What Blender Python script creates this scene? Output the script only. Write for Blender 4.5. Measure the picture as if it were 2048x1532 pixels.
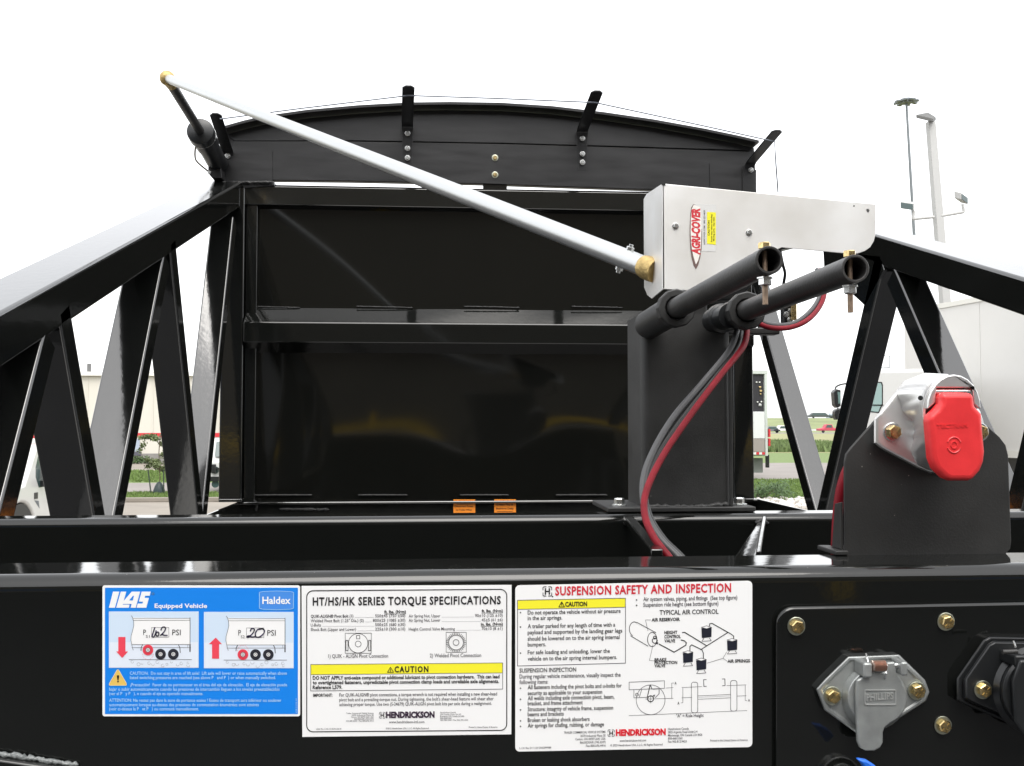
import bpy, bmesh, math, random
from mathutils import Vector as V, Matrix
random.seed(7)
for o in list(bpy.data.objects): bpy.data.objects.remove(o)
sc = bpy.context.scene
R = math.radians
# ------------------------------------------------------------------ camera
F, CX, CY, H = 1990.0, 1024.0, 766.0, 2.2
YAW, PITCH = math.atan(0.0774), math.atan((848 - 766) / F)
RC = Matrix.Rotation(-YAW, 3, 'Z') @ Matrix.Rotation(math.pi / 2 + PITCH, 3, 'X')
CAM = V((0, 0, H))
cd = bpy.data.cameras.new('camera'); cam = bpy.data.objects.new('camera', cd)
sc.collection.objects.link(cam); sc.camera = cam
cam.location = CAM; cam.rotation_euler = RC.to_euler()
cd.sensor_width = 36; cd.lens = 36 * F / 2048; cd.clip_start = 0.02; cd.clip_end = 3000
# ------------------------------------------------------------------ world, sun, exposure
SUN_EL, SUN_AZ = R(58), R(174)          # azimuth clockwise from +Y: high behind the viewer, behind thin cloud
w = bpy.data.worlds.new('World'); sc.world = w; w.use_nodes = True
nt = w.node_tree; nt.nodes.clear()
sk = nt.nodes.new('ShaderNodeTexSky'); sk.sky_type = 'NISHITA'; sk.sun_disc = False
sk.sun_elevation = SUN_EL; sk.sun_rotation = SUN_AZ
sk.air_density = 1.0; sk.dust_density = 4.0; sk.ozone_density = 1.0; sk.altitude = 300
hs = nt.nodes.new('ShaderNodeHueSaturation'); hs.inputs['Saturation'].default_value = 0.22
bg = nt.nodes.new('ShaderNodeBackground'); bg.inputs['Strength'].default_value = 0.15
wo = nt.nodes.new('ShaderNodeOutputWorld')
gm = nt.nodes.new('ShaderNodeGamma'); gm.inputs['Gamma'].default_value = 0.38       # cloud cover evens the clear sky out
ml = nt.nodes.new('ShaderNodeVectorMath'); ml.operation = 'SCALE'; ml.inputs['Scale'].default_value = 3.4
nt.links.new(sk.outputs[0], hs.inputs['Color']); nt.links.new(hs.outputs[0], gm.inputs[0]); nt.links.new(gm.outputs[0], ml.inputs[0]); nt.links.new(ml.outputs[0], bg.inputs[0]); nt.links.new(bg.outputs[0], wo.inputs[0])
sl = bpy.data.lights.new('sun', 'SUN'); sl.energy = 0.8; sl.angle = R(36); sl.color = (1, 0.96, 0.9)
so = bpy.data.objects.new('sun', sl); sc.collection.objects.link(so)
sdir = V((math.sin(SUN_AZ) * math.cos(SUN_EL), math.cos(SUN_AZ) * math.cos(SUN_EL), math.sin(SUN_EL)))
so.rotation_euler = sdir.to_track_quat('Z', 'Y').to_euler(); so.location = (6, -8, 14)
sc.view_settings.view_transform = 'Standard'; sc.view_settings.look = 'None'
sc.view_settings.gamma = 1; sc.view_settings.exposure = 1.3; sc.view_settings.use_curve_mapping = False
sc.cycles.use_denoising = True; sc.cycles.max_bounces = 8

# ------------------------------------------------------------------ where a sight line meets a real plane
def ray(px, py): return (RC @ V(((px - CX) / F, -(py - CY) / F, -1)))
def aty(px, py, y): d = ray(px, py); return CAM + d * (y / d.y)
def atx(px, py, x): d = ray(px, py); return CAM + d * (x / d.x)
def atz(px, py, z): d = ray(px, py); return CAM + d * ((z - H) / d.z)

# ------------------------------------------------------------------ materials
def lin(c):
    return tuple(((v / 255) / 12.92 if v / 255 <= .04045 else ((v / 255 + .055) / 1.055) ** 2.4) for v in c)
MAT = {}
def mat(name, col, rough=.5, metal=0, coat=0, bump=0, bscale=60, var=0, vscale=8, emit=0, alpha=None, ior=1.5, rvar=0, stretch=None, dirt=None):
    if name in MAT: return MAT[name]
    m = bpy.data.materials.new(name); m.use_nodes = True; MAT[name] = m
    n, l = m.node_tree.nodes, m.node_tree.links
    b = n['Principled BSDF']
    b.inputs['Base Color'].default_value = (*col, 1); b.inputs['Roughness'].default_value = rough
    b.inputs['Metallic'].default_value = metal; b.inputs['IOR'].default_value = ior
    if coat: b.inputs['Coat Weight'].default_value = coat; b.inputs['Coat Roughness'].default_value = .03
    if emit: b.inputs['Emission Color'].default_value = (*col, 1); b.inputs['Emission Strength'].default_value = emit
    tc = n.new('ShaderNodeTexCoord'); src = tc.outputs['Object']
    if stretch:
        mp = n.new('ShaderNodeMapping'); mp.inputs['Scale'].default_value = stretch
        l.new(src, mp.inputs[0]); src = mp.outputs[0]
    if var or rvar:
        t = n.new('ShaderNodeTexNoise'); t.inputs['Scale'].default_value = vscale; t.inputs['Detail'].default_value = 6
        l.new(src, t.inputs['Vector'])
        if var:
            r = n.new('ShaderNodeValToRGB'); e = r.color_ramp.elements
            e[0].position, e[1].position = .3, .7
            lo = [max(0, c * (1 - var)) for c in col]; hi = [min(1, c * (1 + var)) for c in col]
            if dirt: lo = list(dirt)
            e[0].color = (*lo, 1); e[1].color = (*hi, 1)
            l.new(t.outputs['Fac'], r.inputs[0]); l.new(r.outputs[0], b.inputs['Base Color'])
        if rvar:
            mr = n.new('ShaderNodeMapRange'); mr.inputs['To Min'].default_value = max(.02, rough - rvar); mr.inputs['To Max'].default_value = rough + rvar
            l.new(t.outputs['Fac'], mr.inputs['Value']); l.new(mr.outputs[0], b.inputs['Roughness'])
    if bump:
        t2 = n.new('ShaderNodeTexNoise'); t2.inputs['Scale'].default_value = bscale; t2.inputs['Detail'].default_value = 3
        l.new(src, t2.inputs['Vector'])
        bp = n.new('ShaderNodeBump'); bp.inputs['Strength'].default_value = bump; bp.inputs['Distance'].default_value = .01
        l.new(t2.outputs['Fac'], bp.inputs['Height']); l.new(bp.outputs[0], b.inputs['Normal'])
        if coat: l.new(bp.outputs[0], b.inputs['Coat Normal'])
    return m
gloss = mat('gloss black paint', (.006, .0065, .006), .08, ior=1.95, bump=.02, bscale=45, rvar=.075, vscale=6)
panelblk = mat('gloss black sheet', (.005, .0052, .0045), .06, ior=1.6, rvar=.025, vscale=2)
plate = mat('gloss black plate', (.006, .0065, .006), .07, ior=1.5, bump=.012, bscale=40, rvar=.03, vscale=3)
satin = mat('satin black paint', (.017, .017, .018), .36, bump=.03, bscale=60, var=.25, rvar=.10, vscale=5, stretch=(1, 1, 6))
powder = mat('textured black powder coat', (.020, .020, .0195), .48, bump=.06, bscale=500, var=.35, rvar=.12, vscale=11)
pipeblk = mat('black painted pipe', (.03, .029, .028), .42, bump=.06, bscale=220, var=.35, vscale=25, rvar=.1)
rubber = mat('black rubber', (.012, .012, .012), .45)
plastic = mat('black plastic', (.012, .013, .014), .33, rvar=.08, vscale=30)
redwire = mat('red cable sheath', (.17, .005, .012), .5, var=.2, vscale=40)
redwire.node_tree.nodes['Principled BSDF'].inputs['Specular IOR Level'].default_value = .18
greywire = mat('dark grey cable sheath', (.05, .05, .052), .45)
stainless = mat('stainless sheet', (.87, .87, .86), .40, .45, var=.05, dirt=(.76, .74, .70), vscale=7, rvar=.08, bump=.01, bscale=12)
alu = mat('aluminium tube', (.52, .53, .53), .38, 1, rvar=.06, vscale=10, stretch=(1, 1, 1), bump=.01, bscale=60)
zinc = mat('zinc plated steel', (.72, .73, .72), .28, 1, rvar=.1, vscale=200)
brass = mat('yellow zinc plating', (.66, .50, .24), .28, 1, var=.4, vscale=170, rvar=.1)
palez = mat('pale green zinc', (.62, .63, .50), .3, 1, var=.2, vscale=120)
bronze = mat('bronze casting', (.52, .38, .16), .5, .8, var=.3, vscale=60, bump=.2, bscale=160)
cast = mat('grey cast zinc', (.33, .345, .34), .42, .55, var=.12, vscale=60, bump=.02, bscale=260, rvar=.08)
castalu = mat('polished cast aluminium', (.78, .775, .765), .34, .85, rvar=.10, vscale=40, bump=.006, bscale=60)
redlid = mat('red plastic lid', (.70, .032, .036), .36, bump=.03, bscale=500, var=.08, vscale=50, rvar=.1)
bluep = mat('blue plastic', lin((30, 100, 205)), .35)
steelweld = mat('painted weld', (.02, .02, .02), .3, bump=.3, bscale=260)
rust = mat('bare threaded rod', (.30, .22, .16), .5, .7, var=.3, vscale=150)
wire = mat('steel wire', (.22, .24, .28), .6)
def dust(m, amt=.32, scale=170, thr=.07, up=.85, cover=.52):
    '''pale specks of grit lying on the faces that look up'''
    n, l = m.node_tree.nodes, m.node_tree.links; b = n['Principled BSDF']
    vo = n.new('ShaderNodeTexVoronoi'); vo.inputs['Scale'].default_value = scale; tc = n.new('ShaderNodeTexCoord'); l.new(tc.outputs['Object'], vo.inputs['Vector'])
    lt = n.new('ShaderNodeMath'); lt.operation = 'LESS_THAN'; lt.inputs[1].default_value = thr; l.new(vo.outputs['Distance'], lt.inputs[0])
    no = n.new('ShaderNodeTexNoise'); no.inputs['Scale'].default_value = 25; l.new(tc.outputs['Object'], no.inputs['Vector'])
    g2 = n.new('ShaderNodeMath'); g2.operation = 'GREATER_THAN'; g2.inputs[1].default_value = cover; l.new(no.outputs['Fac'], g2.inputs[0])
    ge = n.new('ShaderNodeNewGeometry'); sx = n.new('ShaderNodeSeparateXYZ'); l.new(ge.outputs['True Normal'], sx.inputs[0])
    gz = n.new('ShaderNodeMath'); gz.operation = 'GREATER_THAN'; gz.inputs[1].default_value = up; l.new(sx.outputs['Z'], gz.inputs[0])
    m1 = n.new('ShaderNodeMath'); m1.operation = 'MULTIPLY'; l.new(lt.outputs[0], m1.inputs[0]); l.new(gz.outputs[0], m1.inputs[1])
    m2 = n.new('ShaderNodeMath'); m2.operation = 'MULTIPLY'; l.new(m1.outputs[0], m2.inputs[0]); l.new(g2.outputs[0], m2.inputs[1])
    mx = n.new('ShaderNodeMix'); mx.data_type = 'RGBA'; l.new(m2.outputs[0], mx.inputs['Factor'])
    if b.inputs['Base Color'].is_linked: l.new(b.inputs['Base Color'].links[0].from_socket, mx.inputs['A'])
    else: mx.inputs['A'].default_value = b.inputs['Base Color'].default_value
    mx.inputs['B'].default_value = (amt, amt * .95, amt * .85, 1)
    l.new(mx.outputs['Result'], b.inputs['Base Color'])
for m_ in (gloss, plate): dust(m_)
for m_ in (powder,): dust(m_, .22, 55, .035, -2, .55)
# ------------------------------------------------------------------ mesh builder
class MB:
    def __init__(s): s.v, s.f, s.m = [], [], []
    def add(s, vs, fs, m=0):
        o = len(s.v); s.v += [V(p) for p in vs]; s.f += [[i + o for i in f] for f in fs]; s.m += [m] * len(fs); return s
    def prism(s, pts, vec, m=0):
        n = len(pts); vec = V(vec); a = [V(p) for p in pts]
        return s.add(a + [p + vec for p in a], [list(range(n))[::-1], list(range(n, 2 * n))] + [[i, (i + 1) % n, n + (i + 1) % n, n + i] for i in range(n)], m)
    def box(s, a, b, m=0):
        x0, y0, z0 = a; x1, y1, z1 = b
        return s.prism([(x0, y0, z0), (x1, y0, z0), (x1, y1, z0), (x0, y1, z0)], (0, 0, z1 - z0), m)
    def frame(s, d, up=None):
        d = V(d).normalized(); up = V(up) if up is not None else V((0, 0, 1))
        if abs(d.dot(up.normalized())) > .98: up = V((0, 1, 0)) if abs(d.y) < .9 else V((1, 0, 0))
        u = d.cross(up).normalized(); return u, u.cross(d).normalized(), d
    def lathe(s, p0, axis, prof, n=24, m=0, close=False, rot=0):
        u, v, d = s.frame(axis); p0 = V(p0); vs = []; fs = []
        for r, t in prof:
            for k in range(n):
                a = 2 * math.pi * k / n + rot; vs.append(p0 + d * t + (u * math.cos(a) + v * math.sin(a)) * r)
        L = len(prof)
        for i in range(L - 1 + (1 if close else 0)):
            for k in range(n):
                a, b = i * n, ((i + 1) % L) * n
                fs.append([a + k, a + (k + 1) % n, b + (k + 1) % n, b + k])
        if not close:
            fs.append(list(range(n))[::-1]); fs.append([(L - 1) * n + k for k in range(n)])
        return s.add(vs, fs, m)
    def cyl(s, p0, p1, r0, r1=None, n=20, m=0, rot=0):
        p0, p1 = V(p0), V(p1); r1 = r0 if r1 is None else r1
        return s.lathe(p0, p1 - p0, [(r0, 0), (r1, (p1 - p0).length)], n, m, rot=rot)
    def pipe(s, p0, p1, r, t, n=32, m=0):
        p0, p1 = V(p0), V(p1); L = (p1 - p0).length; b = t * .2
        return s.lathe(p0, p1 - p0, [(r - b, 0), (r, b), (r, L - b), (r - b, L), (r - t + b, L), (r - t, L - b), (r - t, 0)], n, m, close=True)
    def tube(s, path, r, n=10, m=0, caps=True):
        P = [V(p) for p in path]; vs = []; fs = []; up = V((0, 0, 1)); pu = None
        for i, p in enumerate(P):
            d = (P[min(i + 1, len(P) - 1)] - P[max(i - 1, 0)]).normalized()
            if pu is None: u, v, _ = s.frame(d)
            else: u = (pu - d * pu.dot(d)).normalized(); v = u.cross(d).normalized()
            pu = u; rr = r[i] if isinstance(r, (list, tuple)) else r
            for k in range(n):
                a = 2 * math.pi * k / n; vs.append(p + (u * math.cos(a) + v * math.sin(a)) * rr)
        for i in range(len(P) - 1):
            for k in range(n):
                fs.append([i * n + k, i * n + (k + 1) % n, (i + 1) * n + (k + 1) % n, (i + 1) * n + k])
        if caps: fs.append(list(range(n))[::-1]); fs.append([(len(P) - 1) * n + k for k in range(n)])
        return s.add(vs, fs, m)
    def beam(s, p0, p1, wv, hv, r, m=0, seg=4):
        """rounded rectangular tube: p0,p1 one long edge, wv and hv the two sides of the section"""
        p0, p1, wv, hv = V(p0), V(p1), V(wv), V(hv); W, Hh = wv.length, hv.length; a, b = wv / W, hv / Hh; pts = []
        for cx, cy, a0 in ((W - r, Hh - r, 0), (r, Hh - r, 90), (r, r, 180), (W - r, r, 270)):
            for k in range(seg + 1):
                t = R(a0 + 90 * k / seg); pts.append(a * (cx + r * math.cos(t)) + b * (cy + r * math.sin(t)))
        return s.prism([p0 + q for q in pts], p1 - p0, m)
    def ball(s, c, r, n=12, k=8, m=0, sc=(1, 1, 1)):
        vs = []; fs = []; c = V(c)
        for i in range(k + 1):
            t = math.pi * i / k
            for j in range(n):
                p = 2 * math.pi * j / n
                vs.append(c + V((r * sc[0] * math.sin(t) * math.cos(p), r * sc[1] * math.sin(t) * math.sin(p), r * sc[2] * math.cos(t))))
        for i in range(k):
            for j in range(n): fs.append([i * n + j, i * n + (j + 1) % n, (i + 1) * n + (j + 1) % n, (i + 1) * n + j])
        return s.add(vs, fs, m)
def spline(pts, n=8):
    P = [V(p) for p in pts]; out = []
    for i in range(len(P) - 1):
        a, b, c, d = P[max(i - 1, 0)], P[i], P[i + 1], P[min(i + 2, len(P) - 1)]
        for k in range(n):
            t = k / n
            out.append(.5 * ((2 * b) + (c - a) * t + (2 * a - 5 * b + 4 * c - d) * t * t + (3 * b - a - 3 * c + d) * t ** 3))
    return out + [P[-1]]
def rrect(x0, y0, x1, y1, r, seg=6, which=(1, 1, 1, 1)):
    """rounded rectangle in picture units, clockwise from the top left"""
    out = []
    for i, (cx, cy, a0) in enumerate(((x0 + r, y0 + r, 180), (x1 - r, y0 + r, 270), (x1 - r, y1 - r, 0), (x0 + r, y1 - r, 90))):
        if which[i]:
            for k in range(seg + 1):
                t = R(a0 + 90 * k / seg); out.append((cx + r * math.cos(t), cy + r * math.sin(t)))
        else: out.append(((x0, y0), (x1, y0), (x1, y1), (x0, y1))[i])
    return out
def wpos(o):
    p = V((0, 0, 0))
    while o is not None: p = p + V(o.location); o = o.parent
    return p
def tag(o, label=None, cat=None, group=None, kind=None):
    for k, v in (('label', label), ('category', cat), ('group', group), ('kind', kind)):
        if v: o[k] = v
    return o
def thing(name, label, cat, loc, group=None):
    o = bpy.data.objects.new(name, None); sc.collection.objects.link(o); o.location = loc; o.empty_display_size = .1
    return tag(o, label, cat, group)
def obj(name, mb, mats, parent=None, label=None, bevel=0, seg=2, smooth=35, flat=False, kind=None, origin=None):
    mats = mats if isinstance(mats, (list, tuple)) else [mats]
    org = wpos(parent) if parent is not None else V(origin or (0, 0, 0))
    me = bpy.data.meshes.new(name)
    me.from_pydata([tuple(p - org) for p in mb.v], [], mb.f)
    for m in mats: me.materials.append(m)
    me.polygons.foreach_set('material_index', mb.m)
    if not flat:
        bm = bmesh.new(); bm.from_mesh(me); bmesh.ops.recalc_face_normals(bm, faces=bm.faces); bm.to_mesh(me); bm.free()
    if smooth:
        me.polygons.foreach_set('use_smooth', [True] * len(me.polygons)); me.set_sharp_from_angle(angle=R(smooth))
    me.update()
    o = bpy.data.objects.new(name, me); sc.collection.objects.link(o)
    if parent is not None: o.parent = parent
    else: o.location = org
    if bevel:
        b = o.modifiers.new('bevel', 'BEVEL'); b.width = bevel; b.segments = seg; b.limit_method = 'ANGLE'; b.angle_limit = R(40); b.harden_normals = False
    if smooth and not flat:
        wn = o.modifiers.new('weighted', 'WEIGHTED_NORMAL'); wn.mode = 'FACE_AREA'; wn.weight = 60; wn.keep_sharp = True
    if label: o['label'] = label
    if kind: o['kind'] = kind
    return o
def hexbolt(name, p, parent, r, m=None, axis=(0, -1, 0), washer=1.0, head=None, marks=True, rot=.2, wm=None):
    """washer, hexagon head and grade marks standing on p"""
    b = MB(); p = V(p); a = V(axis).normalized(); h = head or r * .75; t = r * .28
    if washer: b.lathe(p, a, [(r * 1.02 * washer, 0), (r * 1.35 * washer, 0.0), (r * 1.35 * washer, t * .7), (r * 1.2 * washer, t)], 24, 1)
    b.lathe(p + a * t, a, [(r, 0), (r, h * .82), (r * .86, h)], 6, 0, rot=rot)
    if marks:
        u, v, d = b.frame(a)
        for k in range(6):
            an = math.pi / 3 * k + .3; q = u * math.cos(an) + v * math.sin(an); e = v * math.cos(an) - u * math.sin(an)
            c = p + a * (t + h)
            b.prism([c + q * r * .32 - e * r * .05, c + q * r * .74 - e * r * .05, c + q * r * .74 + e * r * .05, c + q * r * .32 + e * r * .05], a * r * .07, 0)
    return obj(name, b, [m or brass, wm or (palez if (m or brass) is brass else zinc)], parent, smooth=30)
def weld(pts, r, parent, name='weld_bead', m=None, jit=.35, step=None):
    P = spline(pts, 6); step = step or r * .9; path = [P[0]]
    for q in P[1:]:
        while (q - path[-1]).length > step: path.append(path[-1] + (q - path[-1]).normalized() * step)
    b = MB(); rr = [r * (1 + random.uniform(-jit, jit)) * (.5 if i in (0, len(path) - 1) else 1) for i in range(len(path))]
    b.tube([p + V([random.uniform(-.25, .25) * r for _ in range(3)]) for p in path], rr, 7)
    return obj(name, b, m or steelweld, parent, smooth=60)
# ================================================================== THE TRAILER
YF, YB = 1.0, 4.66
ZT = aty(1024, 1136, 1.016).z                    # level of the two cross beams
TR = thing('trailer', 'black steel truss trailer with bulkhead, arched front cap and decals on its front beam', 'trailer', (0.3, YB, 0.0))
XL, XR = aty(485, 700, YB).x, aty(1505, 700, YB).x
ZB = aty(1000, 999, YB).z                        # foot of the bulkhead
# --- front beam: one bent plate, its top rounded over towards the viewer
yb1 = atz(1024, 1112, ZT).y
def bentbeam(y0, y1, ztop, zbot, x0, x1, r=.016, n=6):
    pf = [(y0, zbot)] + [(y0 + r - r * math.cos(R(90 * k / n)), ztop - r + r * math.sin(R(90 * k / n))) for k in range(n + 1)]
    pf += [(y1 - r + r * math.sin(R(90 * k / n)), ztop - r + r * math.cos(R(90 * k / n))) for k in range(n + 1)] + [(y1, zbot)]
    return MB().prism([(x0, y, z) for y, z in pf], (x1 - x0, 0, 0))
obj('front_beam', bentbeam(YF, yb1, ZT, 1.45, XL - .1, XR + .1), plate, TR)
yb2 = atz(1024, 1030, ZT).y
obj('cross_beam', bentbeam(yb2 - .012, atz(1024, 1023.5, ZT).y, ZT, ZT - .26, XL + .02, XR - .02, .013), plate, TR)
# deck under the beams, so that one cannot look through to the lot
b = MB(); b.box((XL, yb1, ZT - .30), (XR, YB - .05, ZT - .285)); obj('deck_plate', b, gloss, TR)
# little raised dust on the beam top is in the material; lower weld at the bottom left
b = MB()
obj('front_gusset', MB().prism([aty(-120, 1492, YF - .002), aty(150, 1531, YF - .002), aty(150, 1640, YF - .002), aty(-120, 1640, YF - .002)], (0, -.012, 0)), plate, TR, bevel=.003)
weld([aty(-60, 1499, YF - .004), aty(60, 1516, YF - .004), aty(158, 1531, YF - .003)], .0028, TR, m=mat('shiny painted weld', (.16, .17, .17), .12, bump=.3, bscale=300))
# --- two braces between the beams
def flatbar(p0, p1, wv, t, name='brace', m=None):
    wv = V(wv); d = V(p1) - V(p0); nn = d.cross(wv).normalized() * t
    return obj(name, MB().prism([V(p0) - wv / 2, V(p0) + wv / 2, V(p1) + wv / 2, V(p1) - wv / 2], nn), m or gloss, TR, bevel=.0015)
yg = yb2 - .014
flatbar(aty(1256, 1046, yg), aty(1314, 1118, 1.22), aty(1268, 1046, yg) - aty(1250, 1046, yg), .012)
weld([aty(1246, 1049, yg), aty(1256, 1044, yg), aty(1270, 1046, yg)], .004, TR)
g0, g1, g2 = aty(1524, 1044, yg), aty(1476, 1118, 1.22), aty(1514, 1118, 1.22)
obj('brace', MB().prism([g0, g0 + V((.008, 0, 0)), g2, g1], (.0, .012, 0.002)), gloss, TR, bevel=.0015)
flatbar(aty(1529, 1044, yg), aty(1517, 1118, 1.20), aty(1533, 1044, yg) - aty(1525, 1044, yg), .01)
weld([aty(1512, 1048, yg), aty(1526, 1041, yg), aty(1538, 1048, yg)], .005, TR)
weld([aty(1520, 1052, yg - .01), aty(1500, 1082, 1.40), aty(1478, 1114, 1.24)], .002, TR)
# --- bulkhead: slightly wavy sheet between two corner posts
b = MB(); NX, NZ = 60, 40
z1, z0 = aty(1000, 378, YB).z, ZB
for j in range(NZ + 1):
    for i in range(NX + 1):
        u, t = i / NX, j / NZ
        x = XL + (XR - XL) * u; z = z0 + (z1 - z0) * t
        env = math.sin(math.pi * u) ** .5 * math.sin(math.pi * t) ** .4
        wv = .0068 * math.sin(2 * math.pi * (u * 2.15 + .28)) * math.sin(math.pi * min(1, t * 1.8)) + .0018 * math.sin(9 * t + 2.2 * u) + .0010 * math.sin(23 * u + 7 * t)
        b.v.append(V((x, YB + wv * env, z)))
for j in range(NZ):
    for i in range(NX):
        a = j * (NX + 1) + i; b.f.append([a, a + 1, a + NX + 2, a + NX + 1]); b.m.append(0)
bulk = obj('bulkhead_panel', b, panelblk, TR, smooth=180)
# top rail
def xbar(px0, px1, pya, pyb, y0, y1, name, m=gloss, parent=TR, bev=.004, slope=.0):
    a, c = aty(px0, (pya + pyb) / 2, y0), aty(px1, (pya + pyb) / 2, y0); mid = (px0 + px1) / 2
    zt_, zb_ = aty(mid, pya, y0).z, aty(mid, pyb, y0).z
    return obj(name, MB().box((a.x, y0, zb_), (c.x, y1, zt_)), m, parent, bevel=bev)
xbar(484, 1506, 380, 417, YB - .05, YB + .06, 'top_rail')
# middle rib: sloping upper face, upright front
zr0, zr1, zr2 = aty(870, 617, YB).z, aty(870, 647, YB - .09).z, aty(870, 686, YB - .09).z
rib = obj('bulkhead_rib', MB().prism([(XL + .02, YB + .004, zr0), (XL + .02, YB - .088, zr1), (XL + .02, YB - .088, zr2), (XL + .02, YB + .004, zr2 - .045)], (XR - XL - .04, 0, 0)), plate, bulk, bevel=.004)
for a_, c_ in ((500, 600), (712, 826), (928, 1040), (1143, 1246)):
    weld([aty(a_, 613, YB - .006), aty((a_ + c_) / 2, 614, YB - .006), aty(c_, 615.5, YB - .004)], .0032, bulk)
# foot: lip, apron below it with its two orange labels
b = MB(); b.box((XL, YB - .07, ZB - .012), (XR, YB + .02, ZB)); obj('bulkhead_lip', b, gloss, TR, bevel=.004)
b = MB(); b.box((XL, YB - .05, ZB - .4), (XR, YB + .02, ZB - .0125)); obj('apron_plate', b, gloss, TR)
for a_, c_ in ((500, 625), (716, 815), (920, 1018), (1112, 1215)):
    weld([aty(a_, 990, YB - .008), aty((a_ + c_) / 2, 990, YB - .008), aty(c_, 990, YB - .006)], .0035, bulk)
weld([aty(508, 1000, YB - .06), aty(514, 1010, YB - .055), aty(512, 1022, YB - .055)], .006, TR)
weld([aty(560, 1018, YB - .053), aty(660, 1019, YB - .053)], .006, TR)
# corner posts
pl0, pl1 = aty(440, 700, YB - .06), aty(486, 700, YB - .06)
zt_l = aty(460, 378, YB).z
obj('corner_post', MB().beam((pl0.x, YB - .06, ZB), (pl0.x, YB - .06, zt_l), (pl1.x - pl0.x, 0, 0), (0, .13, 0), .008), gloss, TR)
pr0, pr1 = aty(1467, 800, YB - .06), aty(1507, 800, YB - .06)
obj('corner_post', MB().beam((pr0.x, YB - .06, ZB), (pr0.x, YB - .06, zt_l - .02), (pr1.x - pr0.x, 0, 0), (0, .13, 0), .008), gloss, TR)
xbar(438, 484, 998, 1004, YB - .10, YB + .1, 'post_foot', bev=.003)
xbar(1464, 1508, 997, 1003, YB - .10, YB + .1, 'post_foot', bev=.003)
# second upright just inside the left post, catching the light on its edge
obj('inner_upright', MB().beam((pl1.x + .004, YB - .035, ZB), (pl1.x + .004, YB - .035, zt_l - .08), (.05, 0, 0), (0, .03, 0), .004), gloss, TR)
# thin side plates of the frame
for s, X in ((-1, XL), (1, XR)):
    b = MB(); b.box((X - .006, yb2 + .2, ZB - .42), (X + .006, YB + .3, ZB)); obj('side_plate', b, gloss, TR, bevel=.002)
    b = MB(); b.beam((X + s * .02, 1.0, ZB - .34), (X + s * .02, YB + .3, ZB - .34), (s * .13, 0, 0), (0, 0, .2), .012); obj('side_rail', b, gloss, TR)
# --- top chords
def chord(X, s, top, bot, y0=1.25, y1=YB + .35):
    def lineat(pts, y):
        a, c = atx(*pts[0], X), atx(*pts[1], X); t = (y - a.y) / (c.y - a.y); return a.z + (c.z - a.z) * t
    def hz(pts, y): return lineat(pts, y)
    P = [(X, y0, hz(top, y0)), (X, y1, hz(top, y1)), (X, y1, hz(bot, y1)), (X, y0, hz(bot, y0))]
    return obj('top_chord', MB().prism(P, (s * .15, 0, 0)), gloss, TR, bevel=.009, seg=3)
chord(XL, -1, ((407, 405), (0, 626)), ((443, 440), (150, 637)), y1=YB + .12)
chord(XR, 1, ((1754, 470), (2048, 556)), ((1855, 565), (2048, 633)), y1=YB + .12)
# --- diagonals: rounded tubes, given by their inner front edge
def diag(X, s, a, c, wdt=.105, dep=.075):
    p0, p1 = atx(*a, X), atx(*c, X); d = (p1 - p0).normalized(); e = d * .12
    back = V((0, 1, 0)); back = (back - d * back.dot(d)).normalized() * dep
    return obj('diagonal', MB().beam(p0 - e * .3, p1 + e * 1.2, (s * wdt, 0, 0), back, .007), gloss, TR)
diag(XL, -1, (466, 448), (406, 1023), .098)
diag(XL, -1, (343, 512), (396, 1023), .105)
diag(XL, -1, (326, 524), (229, 1026), .118)
diag(XL, -1, (124, 660), (188, 1026), .115)
diag(XL, -1, (84, 688), (-2, 1026), .118)
diag(XR, 1, (1492, 525), (1630, 1019), .085)
diag(XR, 1, (1762, 545), (1651, 1018), .088)
diag(XR, 1, (1795, 552), (1995, 1019), .095)
diag(XR, 1, (2128, 680), (2045, 1019), .11)
obj('node_plate', MB().prism([atx(1646, 500, XR), atx(1648, 536, XR), atx(1730, 612, XR), atx(1768, 540, XR), atx(1760, 512, XR)], (.012, 0, 0)), gloss, TR, bevel=.002)
# --- arched front cap
YC = YB - .01
arch = [(452, 269), (495, 257), (535, 248), (620, 236), (720, 227), (820, 221.5), (900, 220.5), (1000, 222), (1100, 228.5), (1200, 240), (1300, 254.5), (1400, 272.5), (1470, 287), (1508, 296)]
low = [(1513, 386), (1320, 381), (964, 368.5), (700, 363), (546, 361.5), (440, 361)]
cap = obj('front_cap', MB().prism([aty(x, y, YC) for x, y in arch + low], (0, .03, 0)), satin, TR)
lipm = MB(); N = len(arch)
A = [aty(x, y, YC) for x, y in arch]
vs = []
for p in A: vs += [p + V((0, -.075, .004)), p + V((0, .05, .004)), p + V((0, .05, .022)), p + V((0, -.075, .016))]
fs = []
for i in range(N - 1):
    for k in range(4): fs.append([i * 4 + k, i * 4 + (k + 1) % 4, i * 4 + 4 + (k + 1) % 4, i * 4 + 4 + k])
fs += [[0, 1, 2, 3], [N * 4 - 4, N * 4 - 3, N * 4 - 2, N * 4 - 1]]
obj('bow_lip', lipm.add(vs, fs), satin, cap, smooth=50)
obj('lower_plate', MB().prism([aty(x, y, YC - .002) for x, y in [(470, 283), (700, 284), (1000, 289), (1250, 296), (1500, 304), (1512, 385), (1320, 380), (964, 367.5), (700, 362), (546, 360.5), (448, 360)]], (0, -.008, 0)), satin, cap, bevel=.001)
obj('upper_plate', MB().prism([aty(x, y + (2 if y < 281 else 0), YC - .002) for x, y in [(458, 272)] + arch[1:-1] + [(1503, 297), (1499, 301.5), (1250, 293.5), (1000, 286.5), (700, 281.5), (470, 280.5)]], (0, -.008, 0)), satin, cap, bevel=.001)
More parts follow.
